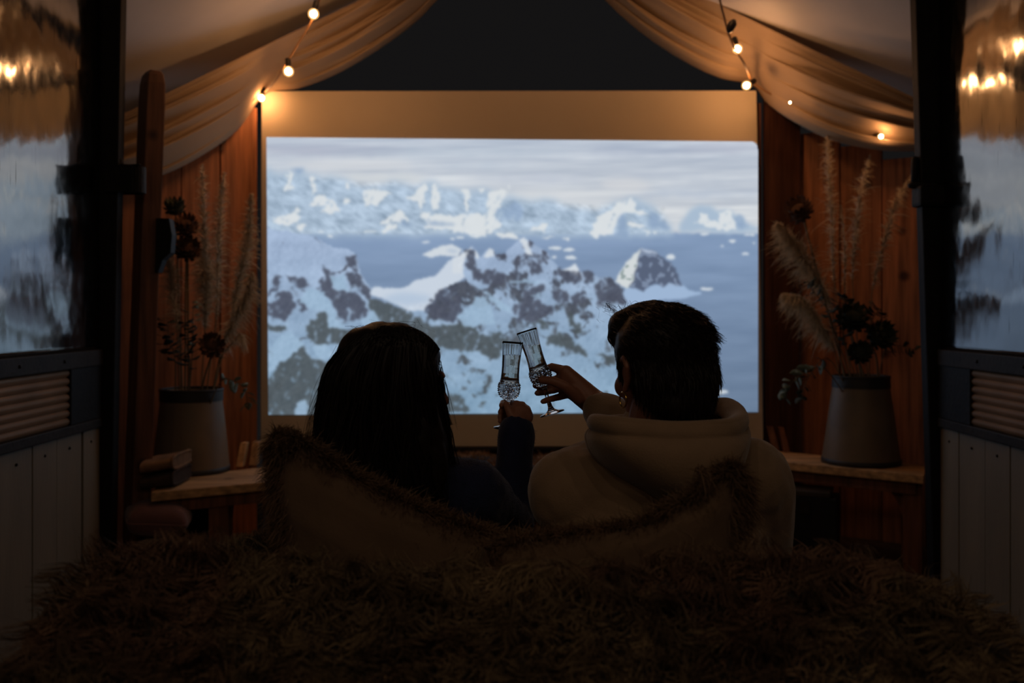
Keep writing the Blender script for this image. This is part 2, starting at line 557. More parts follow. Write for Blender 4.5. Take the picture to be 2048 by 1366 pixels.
def wagon_wall(side):
    X = WL if side < 0 else WR
    s = side
    nm = 'left' if s < 0 else 'right'
    root = struct('wall_' + nm, (X, YO, 0), 'aluminium and plank lined side wall of the wagon on the ' + nm)

    def slab(y0, y1, z0, z1, t0, t1):
        """t: distance inward from the wall face (negative = behind)"""
        xa, xb = sorted((X - s * t0, X - s * t1))
        return MB().box(xa, xb, y0, y1, z0, z1)
    # aluminium sheets above the rail: a strip by the post and the main sheet, a few degrees off each other
    for (ya, yb, ta, tb) in ((YO - 1.3, YO - 0.005, 0.0, 0.0), (-0.9, YO - 1.302, 0.0, 0.0)):
        mb = MB()

        def fn(u, v, ya=ya, yb=yb, ta=ta, tb=tb):
            y = ya + (yb - ya) * u; z = 0.905 + 1.6 * v
            w = 0.0035 * math.sin(z * 5.1 + y * 3.0) + 0.002 * math.sin(z * 11 + 1.3 + y * 7)
            return (X - s * (ta + (tb - ta) * u + w * 0.5), y, z)
        mb.grid(fn, 40, 70)
        o = mb.build('metal_sheet', 'sheet', root, smooth=True)
        sm = o.modifiers.new('thick', 'SOLIDIFY'); sm.thickness = 0.002; sm.offset = 0
    slab(-0.9, YO - 0.005, 0.60, 2.5, -0.06, -0.012).build('backing_board', 'steel', root)
    slab(-0.9, YO - 0.005, 0.851, 0.908, -0.012, 0.016).build('rail', 'rail', root, bevel=0.004)
    slab(-0.9, YO - 0.005, 0.629, 0.662, -0.012, 0.014).build('ledge', 'rail', root, bevel=0.004)
    slab(YO - 0.26, YO - 0.005, 0.662, 0.851, -0.012, 0.012).build('end_plate', 'steel', root, bevel=0.003)
    # ribbed strip
    nr = 7
    mb = MB()

    def rib(u, v):
        z = 0.662 + 0.189 * v
        d = 0.010 * abs(math.sin(math.pi * nr * v)) ** 0.7
        return (X - s * (d - 0.004), -0.9 + (YO - 0.26 + 0.9) * u, z)
    mb.grid(rib, 2, nr * 10)
    o = mb.build('ribbed_panel', 'rib', root, smooth=True)
    sm = o.modifiers.new('thick', 'SOLIDIFY'); sm.thickness = 0.002; sm.offset = 0
    # screws in the rail and the planks
    def dot(y, z, t, r=0.006, m='steel', n='screw'):
        MB().ell((X - s * t, y, z), (0.004, r, r), nu=8, nv=6).build(n, m, root, smooth=True)
    for y in (YO - 0.32, YO - 0.62, YO - 0.95, YO - 1.3):
        dot(y, 0.88, 0.017)
    # painted planks below
    y = YO - 0.005
    k = 0
    while y > -0.8:
        w = (0.175, 0.19, 0.165, 0.2)[k % 4] if k else 0.15
        gap = 0.014 if (s < 0 and k == 0) else 0.004
        slab(y - w + gap, y, 0.0, 0.627, -0.03, 0.0 if k % 2 else 0.0015).build('plank', 'plank_paint', root, bevel=0.0025)
        dot(y - w / 2, 0.585, 0.002, r=0.005)
        y -= w; k += 1
    slab(-0.9, YO - 0.005, 0.0, 0.629, -0.06, -0.03).build('plank_backing', 'steel', root)
    # steel end post, leaning a touch like the body of an old lorry
    if s < 0:
        e0, e1 = P(222, 1140, YO).x, P(247, -80, YO).x
    else:
        e0, e1 = P(1868, 1140, YO).x, P(1824, -80, YO).x
    z0, z1 = 0.0, P(0, -80, YO).z + 0.2
    xo = X + s * 0.07
    a = [(xo, YO - 0.004), (e0, YO - 0.004), (e0, YO + 0.05), (xo, YO + 0.05)]
    b = [(xo, YO - 0.004), (e1, YO - 0.004), (e1, YO + 0.05), (xo, YO + 0.05)]
    mb = MB(); mb.hexa([(p[0], p[1], z0) for p in a] + [(p[0], p[1], z1) for p in b])
    mb.build('end_post', 'steel', root, bevel=0.006)
    # raised flange on the inner edge of the post
    return root


wall_l = wagon_wall(-1)
wall_r = wagon_wall(1)

# latches on the two end posts
zl = P(0, 355, YO).z
lat = MB()
for zz, r in ((0.0, 0.03),):
    pts = [P(228, 355, YO) + Vector((0, 0.0, 0))]
b0 = P(226, 358, YO - 0.0)
strap = MB()
pr = []
for k in range(13):
    a = math.pi * (k / 12) - math.pi / 2
    pr.append((b0.x + 0.062 + 0.042 * math.cos(a), YO + 0.02 + 0.04 * math.sin(a)))
pr = [(b0.x - 0.02, YO - 0.02)] + pr + [(b0.x - 0.02, YO + 0.06)]
for i in range(len(pr) - 1):
    (xa, ya), (xb, yb) = pr[i], pr[i + 1]
    t = Vector((xb - xa, yb - ya, 0)).normalized(); n = Vector((t.y, -t.x, 0)) * 0.006
    pa, pb = Vector((xa, ya, 0)), Vector((xb, yb, 0))
    za, zb = zl - 0.055, zl + 0.04
    strap.hexa([(*(pa)[:2], za), (*(pb)[:2], za), (*(pb + n)[:2], za), (*(pa + n)[:2], za),
                (*(pa)[:2], zb), (*(pb)[:2], zb), (*(pb + n)[:2], zb), (*(pa + n)[:2], zb)])
latch = strap.build('latch_strap', 'steel', wall_l)
MB().tube([P(236, 330, YO + 0.02), P(236, 318, YO + 0.02)], [0.022, 0.018], n=12).build('latch_pin', 'steel', latch, smooth=False)
MB().tube(bez([P(232, 331, YO + 0.02), P(255, 333, YO + 0.0), P(280, 329, YO - 0.02)], 6), [0.009, 0.009, 0.009, 0.008, 0.007, 0.005, 0.003], n=8).build('latch_handle', 'steel', latch, smooth=True)
MB().hexa([P(216, 405, YO + 0.05), P(229, 405, YO + 0.05), P(229, 405, YO + 0.11), P(216, 405, YO + 0.11),
           P(216, 392, YO + 0.05), P(232, 392, YO + 0.05), P(232, 392, YO + 0.11), P(216, 392, YO + 0.11)]).build('latch_stop', 'steel', latch, bevel=0.003)
r0 = P(1838, 372, YO)
lr = MB().box(r0.x - 0.01, r0.x + 0.10, YO - 0.035, YO + 0.05, r0.z - 0.075, r0.z + 0.0).build('latch_strap', 'steel', wall_r, bevel=0.012)
MB().tube([P(1817, 372, YO + 0.02), P(1824, 370, YO + 0.02), P(1870, 371, YO - 0.01), P(1880, 371, YO - 0.01)], [0.008, 0.014, 0.014, 0.01], n=10).build('latch_pin', 'steel', lr, smooth=True)
MB().tube([P(1829, 372, YO + 0.02), P(1829, 345, YO + 0.02), P(1830, 318, YO + 0.02), P(1830, 313, YO + 0.02)], [0.013, 0.013, 0.014, 0.006], n=10).build('latch_handle', 'steel', lr, smooth=True)

# ---- tent roof
RY0, RY1 = 3.67, 4.56
RX, RZ = 0.04, 2.80
SLL = 0.474; SLR = 0.508
mb = MB()


def roofL(u, v):
    x = RX - 2.9 * u; y = RY0 + (RY1 - RY0) * v
    sag = 0.16 * (1 - v) ** 2 + 0.012 * math.sin(9 * u + 5 * v)
    return (x, y, RZ - SLL * (RX - x) + sag)


def roofR(u, v):
    x = RX + 2.9 * u; y = RY0 + (RY1 - RY0) * v
    sag = 0.16 * (1 - v) ** 2 + 0.012 * math.sin(8 * u + 4 * v + 1)
    return (x, y, RZ - SLR * (x - RX) + sag)


mb.grid(roofL, 50, 20); mb.grid(roofR, 50, 20)
ce = mb.build('ceiling', 'canvas', smooth=True)
ce['kind'] = 'structure'; ce['label'] = 'sloping cream canvas tent roof'
sm = ce.modifiers.new('thick', 'SOLIDIFY'); sm.thickness = 0.006; sm.offset = 1


# ---- plank walls of the tent end
def plank_wall(name, A, B, n, ztop, m, label, h0=0.0):
    A = Vector((*A, 0)); B = Vector((*B, 0))
    d = (B - A); L = d.length; d /= L
    nrm = Vector((-d.y, d.x, 0))
    if nrm.y < 0: nrm = -nrm
    root = struct(name, A, label)
    w = L / n
    for k in range(n):
        a = A + d * (w * k + 0.003); b = A + d * (w * (k + 1) - 0.003)
        off = nrm * (0.004 if k % 2 else 0.0)
        z1 = ztop(a, b)
        c = [a + off, b + off, b + nrm * 0.028, a + nrm * 0.028]
        MB().hexa([(p.x, p.y, h0) for p in c] + [(p.x, p.y, z1) for p in c]).build('plank', m, root, bevel=0.002)
    c = [A + nrm * 0.03, B + nrm * 0.03, B + nrm * 0.05, A + nrm * 0.05]
    z1 = min(ztop(A, A), ztop(B, B))
    MB().hexa([(p.x, p.y, h0) for p in c] + [(p.x, p.y, z1) for p in c]).build('backing', 'dark_wood', root)
    return root


def zt(a, b):
    return 2.02


def ztl(a, b):
    return max(0.9, RZ - SLL * (RX - min(a.x, b.x)) - 0.16) if min(a.x, b.x) < -1.2 else 2.0


def ztr(a, b):
    return max(0.9, RZ - SLR * (max(a.x, b.x) - RX) - 0.16) if max(a.x, b.x) > 1.2 else 2.0


plank_wall('wall_rear', (-1.17, 4.66), (1.17, 4.66), 12, zt, 'dark_wood', 'dark plank wall behind the projection screen')
plank_wall('wall_rear_left', (-1.185, 4.64), (-2.5, 3.78), 9, ztl, 'wall_wood', 'orange stained plank wall left of the screen')
wr = plank_wall('wall_rear_right', (1.37, 4.74), (2.6, 3.84), 8, ztr, 'wall_wood', 'orange stained plank wall right of the screen')
# darker boards between the screen and the right-hand planks
MB().hexa([(1.18, 4.64, 0), (1.362, 4.70, 0), (1.362, 4.74, 0), (1.18, 4.68, 0),
           (1.18, 4.64, 2.05), (1.362, 4.70, 2.05), (1.362, 4.74, 2.05), (1.18, 4.68, 2.05)]).build('corner_board', 'dark_wood', wr, bevel=0.003)

# ============================================================ THE PROJECTION SCREEN
SY = 4.6
scr = thing('projection_screen', P(1024, 893, SY), 'large pale cloth projection screen showing snowy mountains and sea', 'screen')
c4 = [P(521, 894, SY), P(1527, 893, SY), P(1513, 181, SY), P(523, 182, SY)]
back = Vector((0, 0.035, 0))
mb = MB().hexa([c4[0], c4[1], c4[1] + back, c4[0] + back, c4[3], c4[2], c4[2] + back, c4[3] + back])
mb.build('screen_board', 'board', scr, bevel=0.004)
MB().tube([c4[0] + Vector((0.0, 0.0, -0.012)), c4[1] + Vector((0, 0.0, -0.012))], 0.014, n=10).build('weight_bar', 'steel', scr, smooth=True)

# the projected picture: colours computed per point of a fine grid
PW, PH = 720, 405
TL, TR, BR, BL = (533.0, 274.5), (1516.0, 283.5), (1516.0, 824.0), (537.0, 829.5)
uu, vv = np.meshgrid(np.linspace(0, 1, PW), np.linspace(0, 1, PH))
px = (1 - vv) * ((1 - uu) * TL[0] + uu * TR[0]) + vv * ((1 - uu) * BL[0] + uu * BR[0])
py = (1 - vv) * ((1 - uu) * TL[1] + uu * TR[1]) + vv * ((1 - uu) * BL[1] + uu * BR[1])
img = np.zeros((PH, PW, 3))
wn1 = fbm(px / 14, py / 14, 4, 3) - 0.5; wn2 = fbm(px / 14 + 90, py / 14 + 40, 4, 5) - 0.5
fn1 = fbm(px / 5, py / 5, 3, 13) - 0.5; fn2 = fbm(px / 5 + 50, py / 5 + 20, 3, 15) - 0.5


def inside(poly, warp):
    X = px + wn1 * warp * 2.2 + fn1 * warp; Y = py + wn2 * warp * 2.2 + fn2 * warp
    r = np.zeros(X.shape, bool)
    n = len(poly)
    for i in range(n):
        x1, y1 = poly[i]; x2, y2 = poly[(i + 1) % n]
        if y1 == y2: continue
        c = ((y1 > Y) != (y2 > Y)) & (X < (x2 - x1) * (Y - y1) / (y2 - y1) + x1)
        r ^= c
    return r


def blur(a, k):
    for ax in (0, 1):
        p = np.pad(a, [(k, k) if i == ax else (0, 0) for i in range(a.ndim)], mode='edge')
        cs = np.cumsum(p, axis=ax)
        z = np.zeros_like(np.take(cs, [0], axis=ax)); cs = np.concatenate([z, cs], axis=ax)
        n = a.shape[ax]
        a = (np.take(cs, range(2 * k + 1, 2 * k + 1 + n), axis=ax) - np.take(cs, range(0, n), axis=ax)) / (2 * k + 1)
    return a


BRK = fbm((px + py * 0.4) / 8, (py - px * 0.5) / 13, 4, 911)


def paint(poly, col, warp=4.0, soft=1, alpha=1.0, broken=0.0):
    m = inside(poly, warp).astype(float)
    if broken: m *= np.clip((BRK - broken) * 6, 0, 1)
    if soft: m = blur(blur(m, soft), soft)
    m = (m * alpha)[..., None]
    img[:] = img * (1 - m) + np.asarray(col, float) * m


def blob(x, y, rx, ry, col, warp=2.0, soft=1, alpha=1.0):
    paint([(x + rx * math.cos(a * 0.5236), y + ry * math.sin(a * 0.5236)) for a in range(12)], col, warp, soft, alpha)


# sky
t = np.clip((py - 275) / 150, 0, 1)[..., None]
sky = np.array([189, 199, 214]) * (1 - t) + np.array([211, 216, 222]) * t
st = fbm(px / 150, py / 9 + px / 400, 4, 31) - 0.5
st2 = fbm(px / 220 + 7, py / 20, 3, 37) - 0.5
img[:] = sky + (st * 46 + st2 * 30)[..., None] * np.array([1.0, 0.9, 0.7])
for (x, y, rx, ry, c, a) in ((640, 300, 170, 9, (178, 181, 199), .55), (900, 305, 260, 6, (176, 190, 207), .6), (1280, 302, 110, 7, (170, 180, 200), .6),
                             (1440, 296, 90, 7, (180, 182, 200), .5), (960, 330, 90, 4, (182, 195, 212), .8), (1060, 357, 110, 5, (190, 198, 214), .8),
                             (1320, 348, 90, 3, (180, 190, 207), .8), (1440, 363, 110, 4, (174, 185, 202), .8), (1400, 387, 130, 6, (182, 194, 212), .8),
                             (700, 330, 130, 12, (214, 217, 222), .7), (1250, 370, 50, 14, (218, 219, 222), .7), (1130, 390, 120, 12, (214, 218, 223), .7),
                             (760, 356, 100, 8, (214, 218, 220), .7)):
    blob(x, y, rx, ry, c, 5, 5, a)
# sea
seat_ = np.clip((py - 462) / 360, 0, 1)[..., None]
sea = np.array([134, 157, 190]) * (1 - seat_) + np.array([104, 124, 150]) * seat_
sea = sea + ((fbm(px / 120, py / 18, 4, 51) - 0.5) * 20)[..., None]
m = blur((py > 466 + wn1 * 3).astype(float), 2)[..., None]
img[:] = img * (1 - m) + sea * m
SH = (172, 192, 213); LT = (224, 229, 232); SD = (140, 164, 196)
# far range
paint([(525, 335), (560, 346), (585, 343), (600, 334), (612, 345), (640, 353), (690, 358), (720, 370), (745, 373), (790, 365), (830, 372), (850, 360),
       (870, 366), (885, 373), (930, 380), (960, 378), (985, 382), (1005, 395), (1020, 392), (1035, 397), (1060, 403), (1095, 396), (1115, 400), (1130, 412),
       (1160, 415), (1195, 418), (1225, 410), (1250, 400), (1270, 396), (1285, 404), (1305, 405), (1322, 425), (1345, 458), (1345, 473), (525, 473)], SH, 6, 5)
paint([(1360, 450), (1375, 425), (1392, 413), (1402, 407), (1418, 410), (1432, 420), (1450, 420), (1466, 422), (1478, 430), (1492, 447), (1516, 455), (1516, 465), (1360, 465)], SH, 6, 3)
# relief of the far range
rel = fbm(px / 22, py / 16, 4, 71) - 0.5
mm = blur((inside([(525, 350), (850, 370), (1000, 400), (1330, 415), (1330, 468), (525, 468)], 4)).astype(float), 2)
rid = 1 - np.abs(fbm((px - py) / 16, py / 13, 4, 73) - 0.5) * 4
img += ((rel * 56 + (rid - 0.5) * 18) * mm)[..., None]
for q in ([(574, 345), (587, 345), (584, 365), (590, 380), (568, 384), (575, 365)],
          [(621, 350), (632, 365), (635, 388), (629, 392), (621, 370)],
          [(618, 410), (638, 391), (652, 398), (668, 402), (680, 425), (640, 426), (650, 412)],
          [(547, 446), (558, 430), (582, 428), (600, 414), (598, 430), (606, 430), (595, 450), (570, 450)],
          [(590, 452), (612, 448), (602, 460)], [(685, 403), (699, 393), (697, 409), (686, 408)], [(693, 366), (702, 366), (700, 378), (694, 376)],
          [(729, 380), (780, 384), (752, 412), (730, 411)], [(759, 449), (800, 418), (812, 430), (802, 448), (790, 444), (772, 452)],
          [(775, 452), (795, 450), (790, 460), (765, 466)], [(815, 396), (850, 363), (856, 370), (848, 405), (842, 428), (836, 400), (815, 400)],
          [(838, 428), (860, 420), (860, 438), (842, 436)], [(806, 432), (820, 436), (816, 442), (805, 440)],
          [(865, 368), (876, 372), (882, 395), (875, 420), (864, 424)], [(926, 378), (942, 378), (938, 400), (936, 425), (929, 425)], [(955, 378), (966, 380), (962, 388)],
          [(852, 430), (900, 430), (970, 428), (978, 385), (1000, 378), (1024, 371), (1010, 395), (995, 420), (990, 430), (1005, 445), (998, 458), (965, 473), (930, 468), (890, 462), (850, 458)],
          [(990, 470), (1030, 468), (1040, 481), (1000, 478)], [(1062, 457), (1085, 446), (1092, 450), (1089, 470), (1080, 462)], [(1085, 474), (1105, 474), (1100, 480)],
          [(1122, 474), (1138, 474), (1134, 482)],
          [(1188, 452), (1205, 428), (1240, 405), (1265, 398), (1273, 404), (1268, 420), (1286, 414), (1296, 430), (1262, 424), (1245, 428), (1228, 450), (1222, 468), (1190, 476), (1180, 468)],
          [(1255, 446), (1288, 448), (1286, 456), (1258, 454)], [(1280, 460), (1300, 462), (1292, 468)], [(1306, 460), (1315, 463), (1308, 467)],
          [(1382, 446), (1400, 446), (1404, 425), (1412, 430), (1412, 442), (1438, 444), (1440, 424), (1462, 420), (1466, 432), (1474, 440), (1472, 458), (1420, 456)]):
    paint(q, LT, 7.0, 1, 0.95, 0.18)
for q in ([(852, 443), (915, 446), (912, 451), (855, 452)], [(1228, 472), (1238, 432), (1250, 426), (1254, 448), (1260, 474)],
          [(1295, 425), (1312, 425), (1330, 445), (1338, 460), (1300, 455)], [(1470, 428), (1480, 432), (1494, 455), (1475, 456)],
          [(1000, 415), (1030, 405), (1050, 420), (1040, 440), (1010, 440)], [(580, 336), (600, 334), (612, 343), (596, 348)],
          [(990, 425), (1003, 420), (1010, 440), (1000, 442)], [(803, 440), (830, 450), (826, 454), (800, 446)]):
    paint(q, SD, 7.0, 2, 0.7, 0.22)
# ice floes on the sea
for (x, y, rx, ry) in ((1408, 469, 9, 3), (1464, 482, 8, 3.6), (1490, 507, 7, 3), (1342, 514, 10, 5), (1416, 578, 12, 3), (1405, 578, 4, 2), (1138, 500, 13, 3.2), (1141, 516, 12, 4),
                       (1109, 513, 5, 2.6), (1110, 496, 14, 3), (660, 472, 6, 2.2), (643, 464, 6, 2), (740, 463, 14, 2), (850, 484, 9, 2), (920, 476, 8, 2.5), (950, 472, 10, 3), (1044, 494, 8, 3),
                       (1508, 485, 3, 2), (1445, 493, 3, 2), (1500, 470, 12, 2), (1440, 784, 15, 4), (1428, 780, 5, 3), (905, 478, 5, 2)):
    blob(x, y, rx, ry, (219, 226, 232), 2.2, 1, 0.95)
paint([(846, 509), (866, 496), (905, 489), (926, 500), (915, 514), (880, 512), (860, 514)], (212, 220, 228), 3, 1)
blob(905, 502, 12, 4, (178, 194, 214), 2, 2, .8)
# ---- the near snow fields
SN = np.array([163, 183, 212.]); SNL = np.array([134, 164, 190.]); RK = np.array([80, 85, 101.]); RKL = np.array([80, 88, 93.])


near = np.zeros((PH, PW))


def field(poly, warp, amount, seed, lo=SN, hi=SNL):
    m = blur(inside(poly, warp).astype(float), 1)
    tt = np.clip((py - 500) / 300, 0, 1)[..., None]
    base = lo * (1 - tt) + hi * tt
    base = base + ((fbm(px / 40, py / 26, 4, seed) - 0.5) * 34)[..., None]
    rk = RK * (1 - tt) + RKL * tt
    wx = (fbm(px / 40, py / 40, 3, seed + 21) - 0.5) * 2.6; wy = (fbm(px / 40 + 31, py / 40, 3, seed + 23) - 0.5) * 2.6
    n = fbm((px + py * 0.35) / 30 + wx, (py - px * 0.1) / 22 + wy, 5, seed + 9)
    n2 = fbm(px / 9, (py - px * 0.5) / 12, 3, seed + 3)
    k = np.clip((n * 0.75 + n2 * 0.25 - (1 - amount)) * 8, 0, 1)[..., None]
    base = base * (1 - k) + (rk + ((n2 - 0.5) * 26)[..., None]) * k
    img[:] = img * (1 - m[..., None]) + base * m[..., None]
    near[:] = np.maximum(near, m)


# lower slopes all along the bottom
field([(525, 640), (700, 650), (800, 612), (900, 600), (1100, 560), (1258, 605), (1300, 602), (1300, 690), (1235, 720), (1240, 840), (525, 840)], 5, 0.42, 201)
# left mountain
field([(525, 455), (560, 460), (600, 467), (630, 475), (650, 487), (672, 494), (692, 496), (708, 508), (716, 524), (722, 548), (733, 563), (743, 580), (745, 600), (770, 645), (800, 680), (525, 700)], 4, 0.36, 221)
# saddle
paint([(742, 574), (800, 577), (815, 572), (830, 560), (850, 555), (872, 552), (890, 530), (908, 516), (922, 520), (935, 550), (915, 565), (885, 580), (868, 600), (850, 622), (820, 622), (770, 598), (742, 590)], (204, 215, 229), 3, 1)
blob(815, 598, 50, 12, (176, 196, 220), 3, 4, .7)
# central massif
field([(850, 640), (872, 600), (888, 575), (930, 560), (912, 520), (926, 505), (946, 491), (953, 505), (962, 516), (974, 500), (986, 497), (991, 511), (1012, 505), (1030, 488), (1049, 474),
       (1060, 482), (1077, 492), (1097, 505), (1112, 530), (1125, 541), (1165, 545), (1186, 548), (1200, 557), (1214, 551), (1226, 562), (1247, 585), (1258, 606), (1180, 620), (1120, 640), (1105, 700), (860, 700)], 4, 0.50, 241)
# white sunlit faces
for q in ([(905, 517), (925, 508), (945, 491), (940, 503), (930, 520), (925, 548), (905, 545)], [(948, 500), (958, 510), (960, 520), (950, 512)], [(968, 515), (978, 497), (988, 500), (988, 512)],
          [(1038, 482), (1049, 474), (1056, 482), (1060, 498), (1064, 510), (1052, 508), (1046, 490)], [(1122, 541), (1150, 529), (1157, 537), (1163, 560), (1150, 550), (1140, 543)]):
    paint(q, (213, 221, 230), 2.5, 1)
# rocks by hand
for q in ([(690, 514), (712, 514), (722, 553), (716, 556), (703, 538)], [(690, 548), (718, 548), (732, 572), (744, 582), (742, 612), (726, 592), (702, 566)],
          [(640, 533), (652, 540), (668, 545), (672, 575), (700, 588), (716, 588), (736, 622), (720, 640), (690, 640), (672, 622), (655, 592), (630, 572), (650, 557)],
          [(575, 548), (606, 556), (622, 572), (600, 576), (582, 562)], [(538, 578), (552, 548), (561, 560), (554, 580), (540, 592)],
          [(560, 578), (582, 580), (592, 602), (592, 612), (578, 640), (533, 634), (533, 606), (555, 603)], [(596, 600), (612, 607), (620, 622), (600, 630)],
          [(533, 646), (572, 652), (565, 664), (535, 657)], [(610, 652), (640, 628), (652, 622), (658, 640), (662, 655), (720, 655), (735, 665), (700, 686), (660, 692), (625, 688), (612, 668)],
          [(533, 762), (560, 728), (590, 705), (608, 690), (622, 716), (650, 722), (690, 724), (720, 740), (720, 840), (533, 840)],
          [(932, 503), (946, 501), (955, 528), (966, 552), (952, 560), (936, 530)], [(880, 577), (906, 574), (920, 597), (930, 625), (904, 642), (872, 642), (852, 622)],
          [(950, 545), (975, 535), (1012, 548), (1004, 570), (964, 566)], [(1054, 512), (1076, 530), (1092, 546), (1062, 548)], [(1084, 500), (1101, 516), (1097, 521)],
          [(1042, 580), (1086, 570), (1086, 588), (1056, 606), (1044, 596)], [(1026, 612), (1052, 596), (1076, 604), (1102, 612), (1104, 626), (1074, 640), (1044, 646), (1024, 634)],
          [(1066, 642), (1100, 640), (1101, 656), (1086, 660)], [(1098, 584), (1130, 578), (1138, 606), (1114, 606)], [(1112, 545), (1120, 528), (1126, 542), (1160, 545), (1158, 570), (1130, 560)],
          [(1140, 590), (1166, 578), (1174, 604), (1150, 608)], [(1164, 543), (1184, 546), (1186, 566), (1164, 564)], [(1193, 566), (1210, 552), (1220, 558), (1246, 586), (1258, 608), (1230, 606), (1194, 612)],
          [(858, 655), (928, 642), (962, 662), (944, 702), (902, 702), (872, 692)], [(958, 672), (1000, 660), (1022, 690), (988, 716), (956, 702)],
          [(1132, 622), (1146, 628), (1152, 640), (1168, 664), (1152, 668), (1140, 650)], [(1098, 668), (1140, 672), (1166, 700), (1176, 716), (1134, 694), (1094, 690)],
          [(1190, 710), (1230, 714), (1230, 732)], [(1163, 624), (1190, 632), (1184, 636)], [(880, 802), (898, 789), (920, 792), (940, 822), (936, 826), (880, 826)],
          [(740, 600), (780, 606), (830, 630), (868, 660), (880, 700), (800, 700), (740, 660)], [(1210, 614), (1228, 615), (1222, 620)], [(866, 735), (880, 742), (912, 768), (890, 755)]):
    paint(q, RK if sum(p[1] for p in q) / len(q) < 640 else RKL, 8.0, 1, 0.92, 0.2)
# snow tongues over the rocks
for q in ([(605, 590), (622, 575), (648, 582), (668, 620), (676, 640), (690, 655), (660, 655), (650, 625), (625, 620), (600, 605)], [(720, 640), (745, 622), (765, 650), (735, 662)],
          [(660, 552), (690, 552), (700, 585), (676, 580)], [(948, 592), (975, 594), (985, 620), (992, 650), (930, 652), (912, 632), (940, 612)], [(950, 570), (1020, 615), (1022, 628), (1000, 616)],
          [(620, 690), (650, 688), (668, 712), (640, 722)], [(592, 808), (612, 800), (618, 830), (588, 830)], [(1018, 560), (1080, 562), (1080, 566), (1018, 566)], [(1060, 590), (1082, 588), (1078, 596)],
          [(540, 690), (580, 662), (610, 690), (560, 725), (537, 750)]):
    paint(q, (158, 186, 212), 5, 1, 0.9)
n3 = fbm(px / 6, py / 6, 3, 301)
n4 = fbm((px + py * 0.6) / 4.5, (py - px * 0.3) / 9, 3, 311)
img += (near * ((n3 - 0.5) * 12 + (n4 - 0.5) * 13))[..., None]
# right-hand peak and its beach
paint([(1250, 575), (1300, 573), (1330, 564), (1366, 570), (1382, 580), (1404, 588), (1360, 597), (1310, 602), (1262, 612), (1245, 590)], (161, 185, 216), 3, 1)
paint([(1240, 566), (1262, 522), (1282, 497), (1312, 506), (1342, 526), (1356, 545), (1364, 570), (1336, 567), (1326, 575), (1312, 567), (1296, 574), (1286, 582), (1262, 575)], (90, 101, 124), 3.5, 1)
nm = inside([(1262, 522), (1282, 497), (1342, 526), (1364, 570), (1262, 575)], 3) & (fbm(px / 7, py / 10, 3, 401) > 0.58)
img[:] = np.where(blur(nm.astype(float), 1)[..., None] > 0.5, img * 0.5 + np.array([160, 178, 205]) * 0.5, img)
paint([(1282, 496), (1312, 505), (1316, 510), (1286, 504)], (180, 194, 216), 2, 1)
paint([(1228, 561), (1238, 550), (1252, 524), (1282, 496), (1276, 520), (1270, 545), (1268, 560), (1256, 577), (1242, 573)], (214, 220, 222), 3, 1)
nm = inside([(1236, 556), (1252, 530), (1270, 530), (1266, 560)], 3) & (fbm(px / 5, py / 7, 3, 411) > 0.52)
img[:] = np.where(nm[..., None], np.array([150, 165, 165]), img)
# the whole thing a little soft, like a projector's picture, with cut corner at the upper right
img = np.clip(blur(img, 1), 0, 255)
lin = srgb(img)
keep = ~((px > 1499) & (py < 297) & ((px - 1499) ** 2 + (py - 298) ** 2 > 17.0 ** 2) & (px - 1499 > 0))
co = np.empty((PH, PW, 3))
co[..., 0] = (px - 1024) / F * (SY - 0.0025); co[..., 1] = SY - 0.0025; co[..., 2] = HC - (py - HOR) / F * (SY - 0.0025)
idx = np.arange(PH * PW).reshape(PH, PW)
q = np.stack([idx[:-1, :-1], idx[1:, :-1], idx[1:, 1:], idx[:-1, 1:]], axis=2)
kq = keep[:-1, :-1] & keep[1:, 1:] & keep[:-1, 1:]
q = q[kq].reshape(-1, 4)
pm = bpy.data.meshes.new('projected_picture')
pm.vertices.add(PH * PW); pm.vertices.foreach_set('co', co.ravel())
pm.loops.add(q.size); pm.loops.foreach_set('vertex_index', q.ravel().astype(np.int32))
pm.polygons.add(len(q)); pm.polygons.foreach_set('loop_start', np.arange(0, q.size, 4, dtype=np.int32))
pm.update(calc_edges=True)
at = pm.color_attributes.new('picture', 'FLOAT_COLOR', 'POINT')
c = np.ones((PH * PW, 4)); c[:, :3] = lin.reshape(-1, 3)
at.data.foreach_set('color', c.ravel())
pmat = bpy.data.materials.new('projected_light'); pmat.use_nodes = True
nt = pmat.node_tree; nt.nodes.clear()
a_ = nt.nodes.new('ShaderNodeAttribute'); a_.attribute_name = 'picture'
e_ = nt.nodes.new('ShaderNodeEmission'); e_.inputs[1].default_value = SCREEN_L
o_ = nt.nodes.new('ShaderNodeOutputMaterial')
nt.links.new(a_.outputs['Color'], e_.inputs[0]); nt.links.new(e_.outputs[0], o_.inputs[0])
M['picture'] = pmat
pic = link('projected_picture', pm, 'picture', scr)
pic['label'] = 'glowing picture of snowy mountains, sea and ice floes'


# ============================================================ DRAPES AND LIGHTS
def lerp_poly(pts, u):
    """pts: list of (u, Vector)"""
    us = [p[0] for p in pts]
    for k in range(len(us) - 1):
        if u <= us[k + 1]:
            t = (u - us[k]) / (us[k + 1] - us[k])
            p0 = pts[max(k - 1, 0)][1]; p1 = pts[k][1]; p2 = pts[k + 1][1]; p3 = pts[min(k + 2, len(us) - 1)][1]
            return 0.5 * ((2 * p1) + (p2 - p0) * t + (2 * p0 - 5 * p1 + 4 * p2 - p3) * t * t + (3 * p1 - p0 - 3 * p2 + p3) * t ** 3)
    return pts[-1][1]


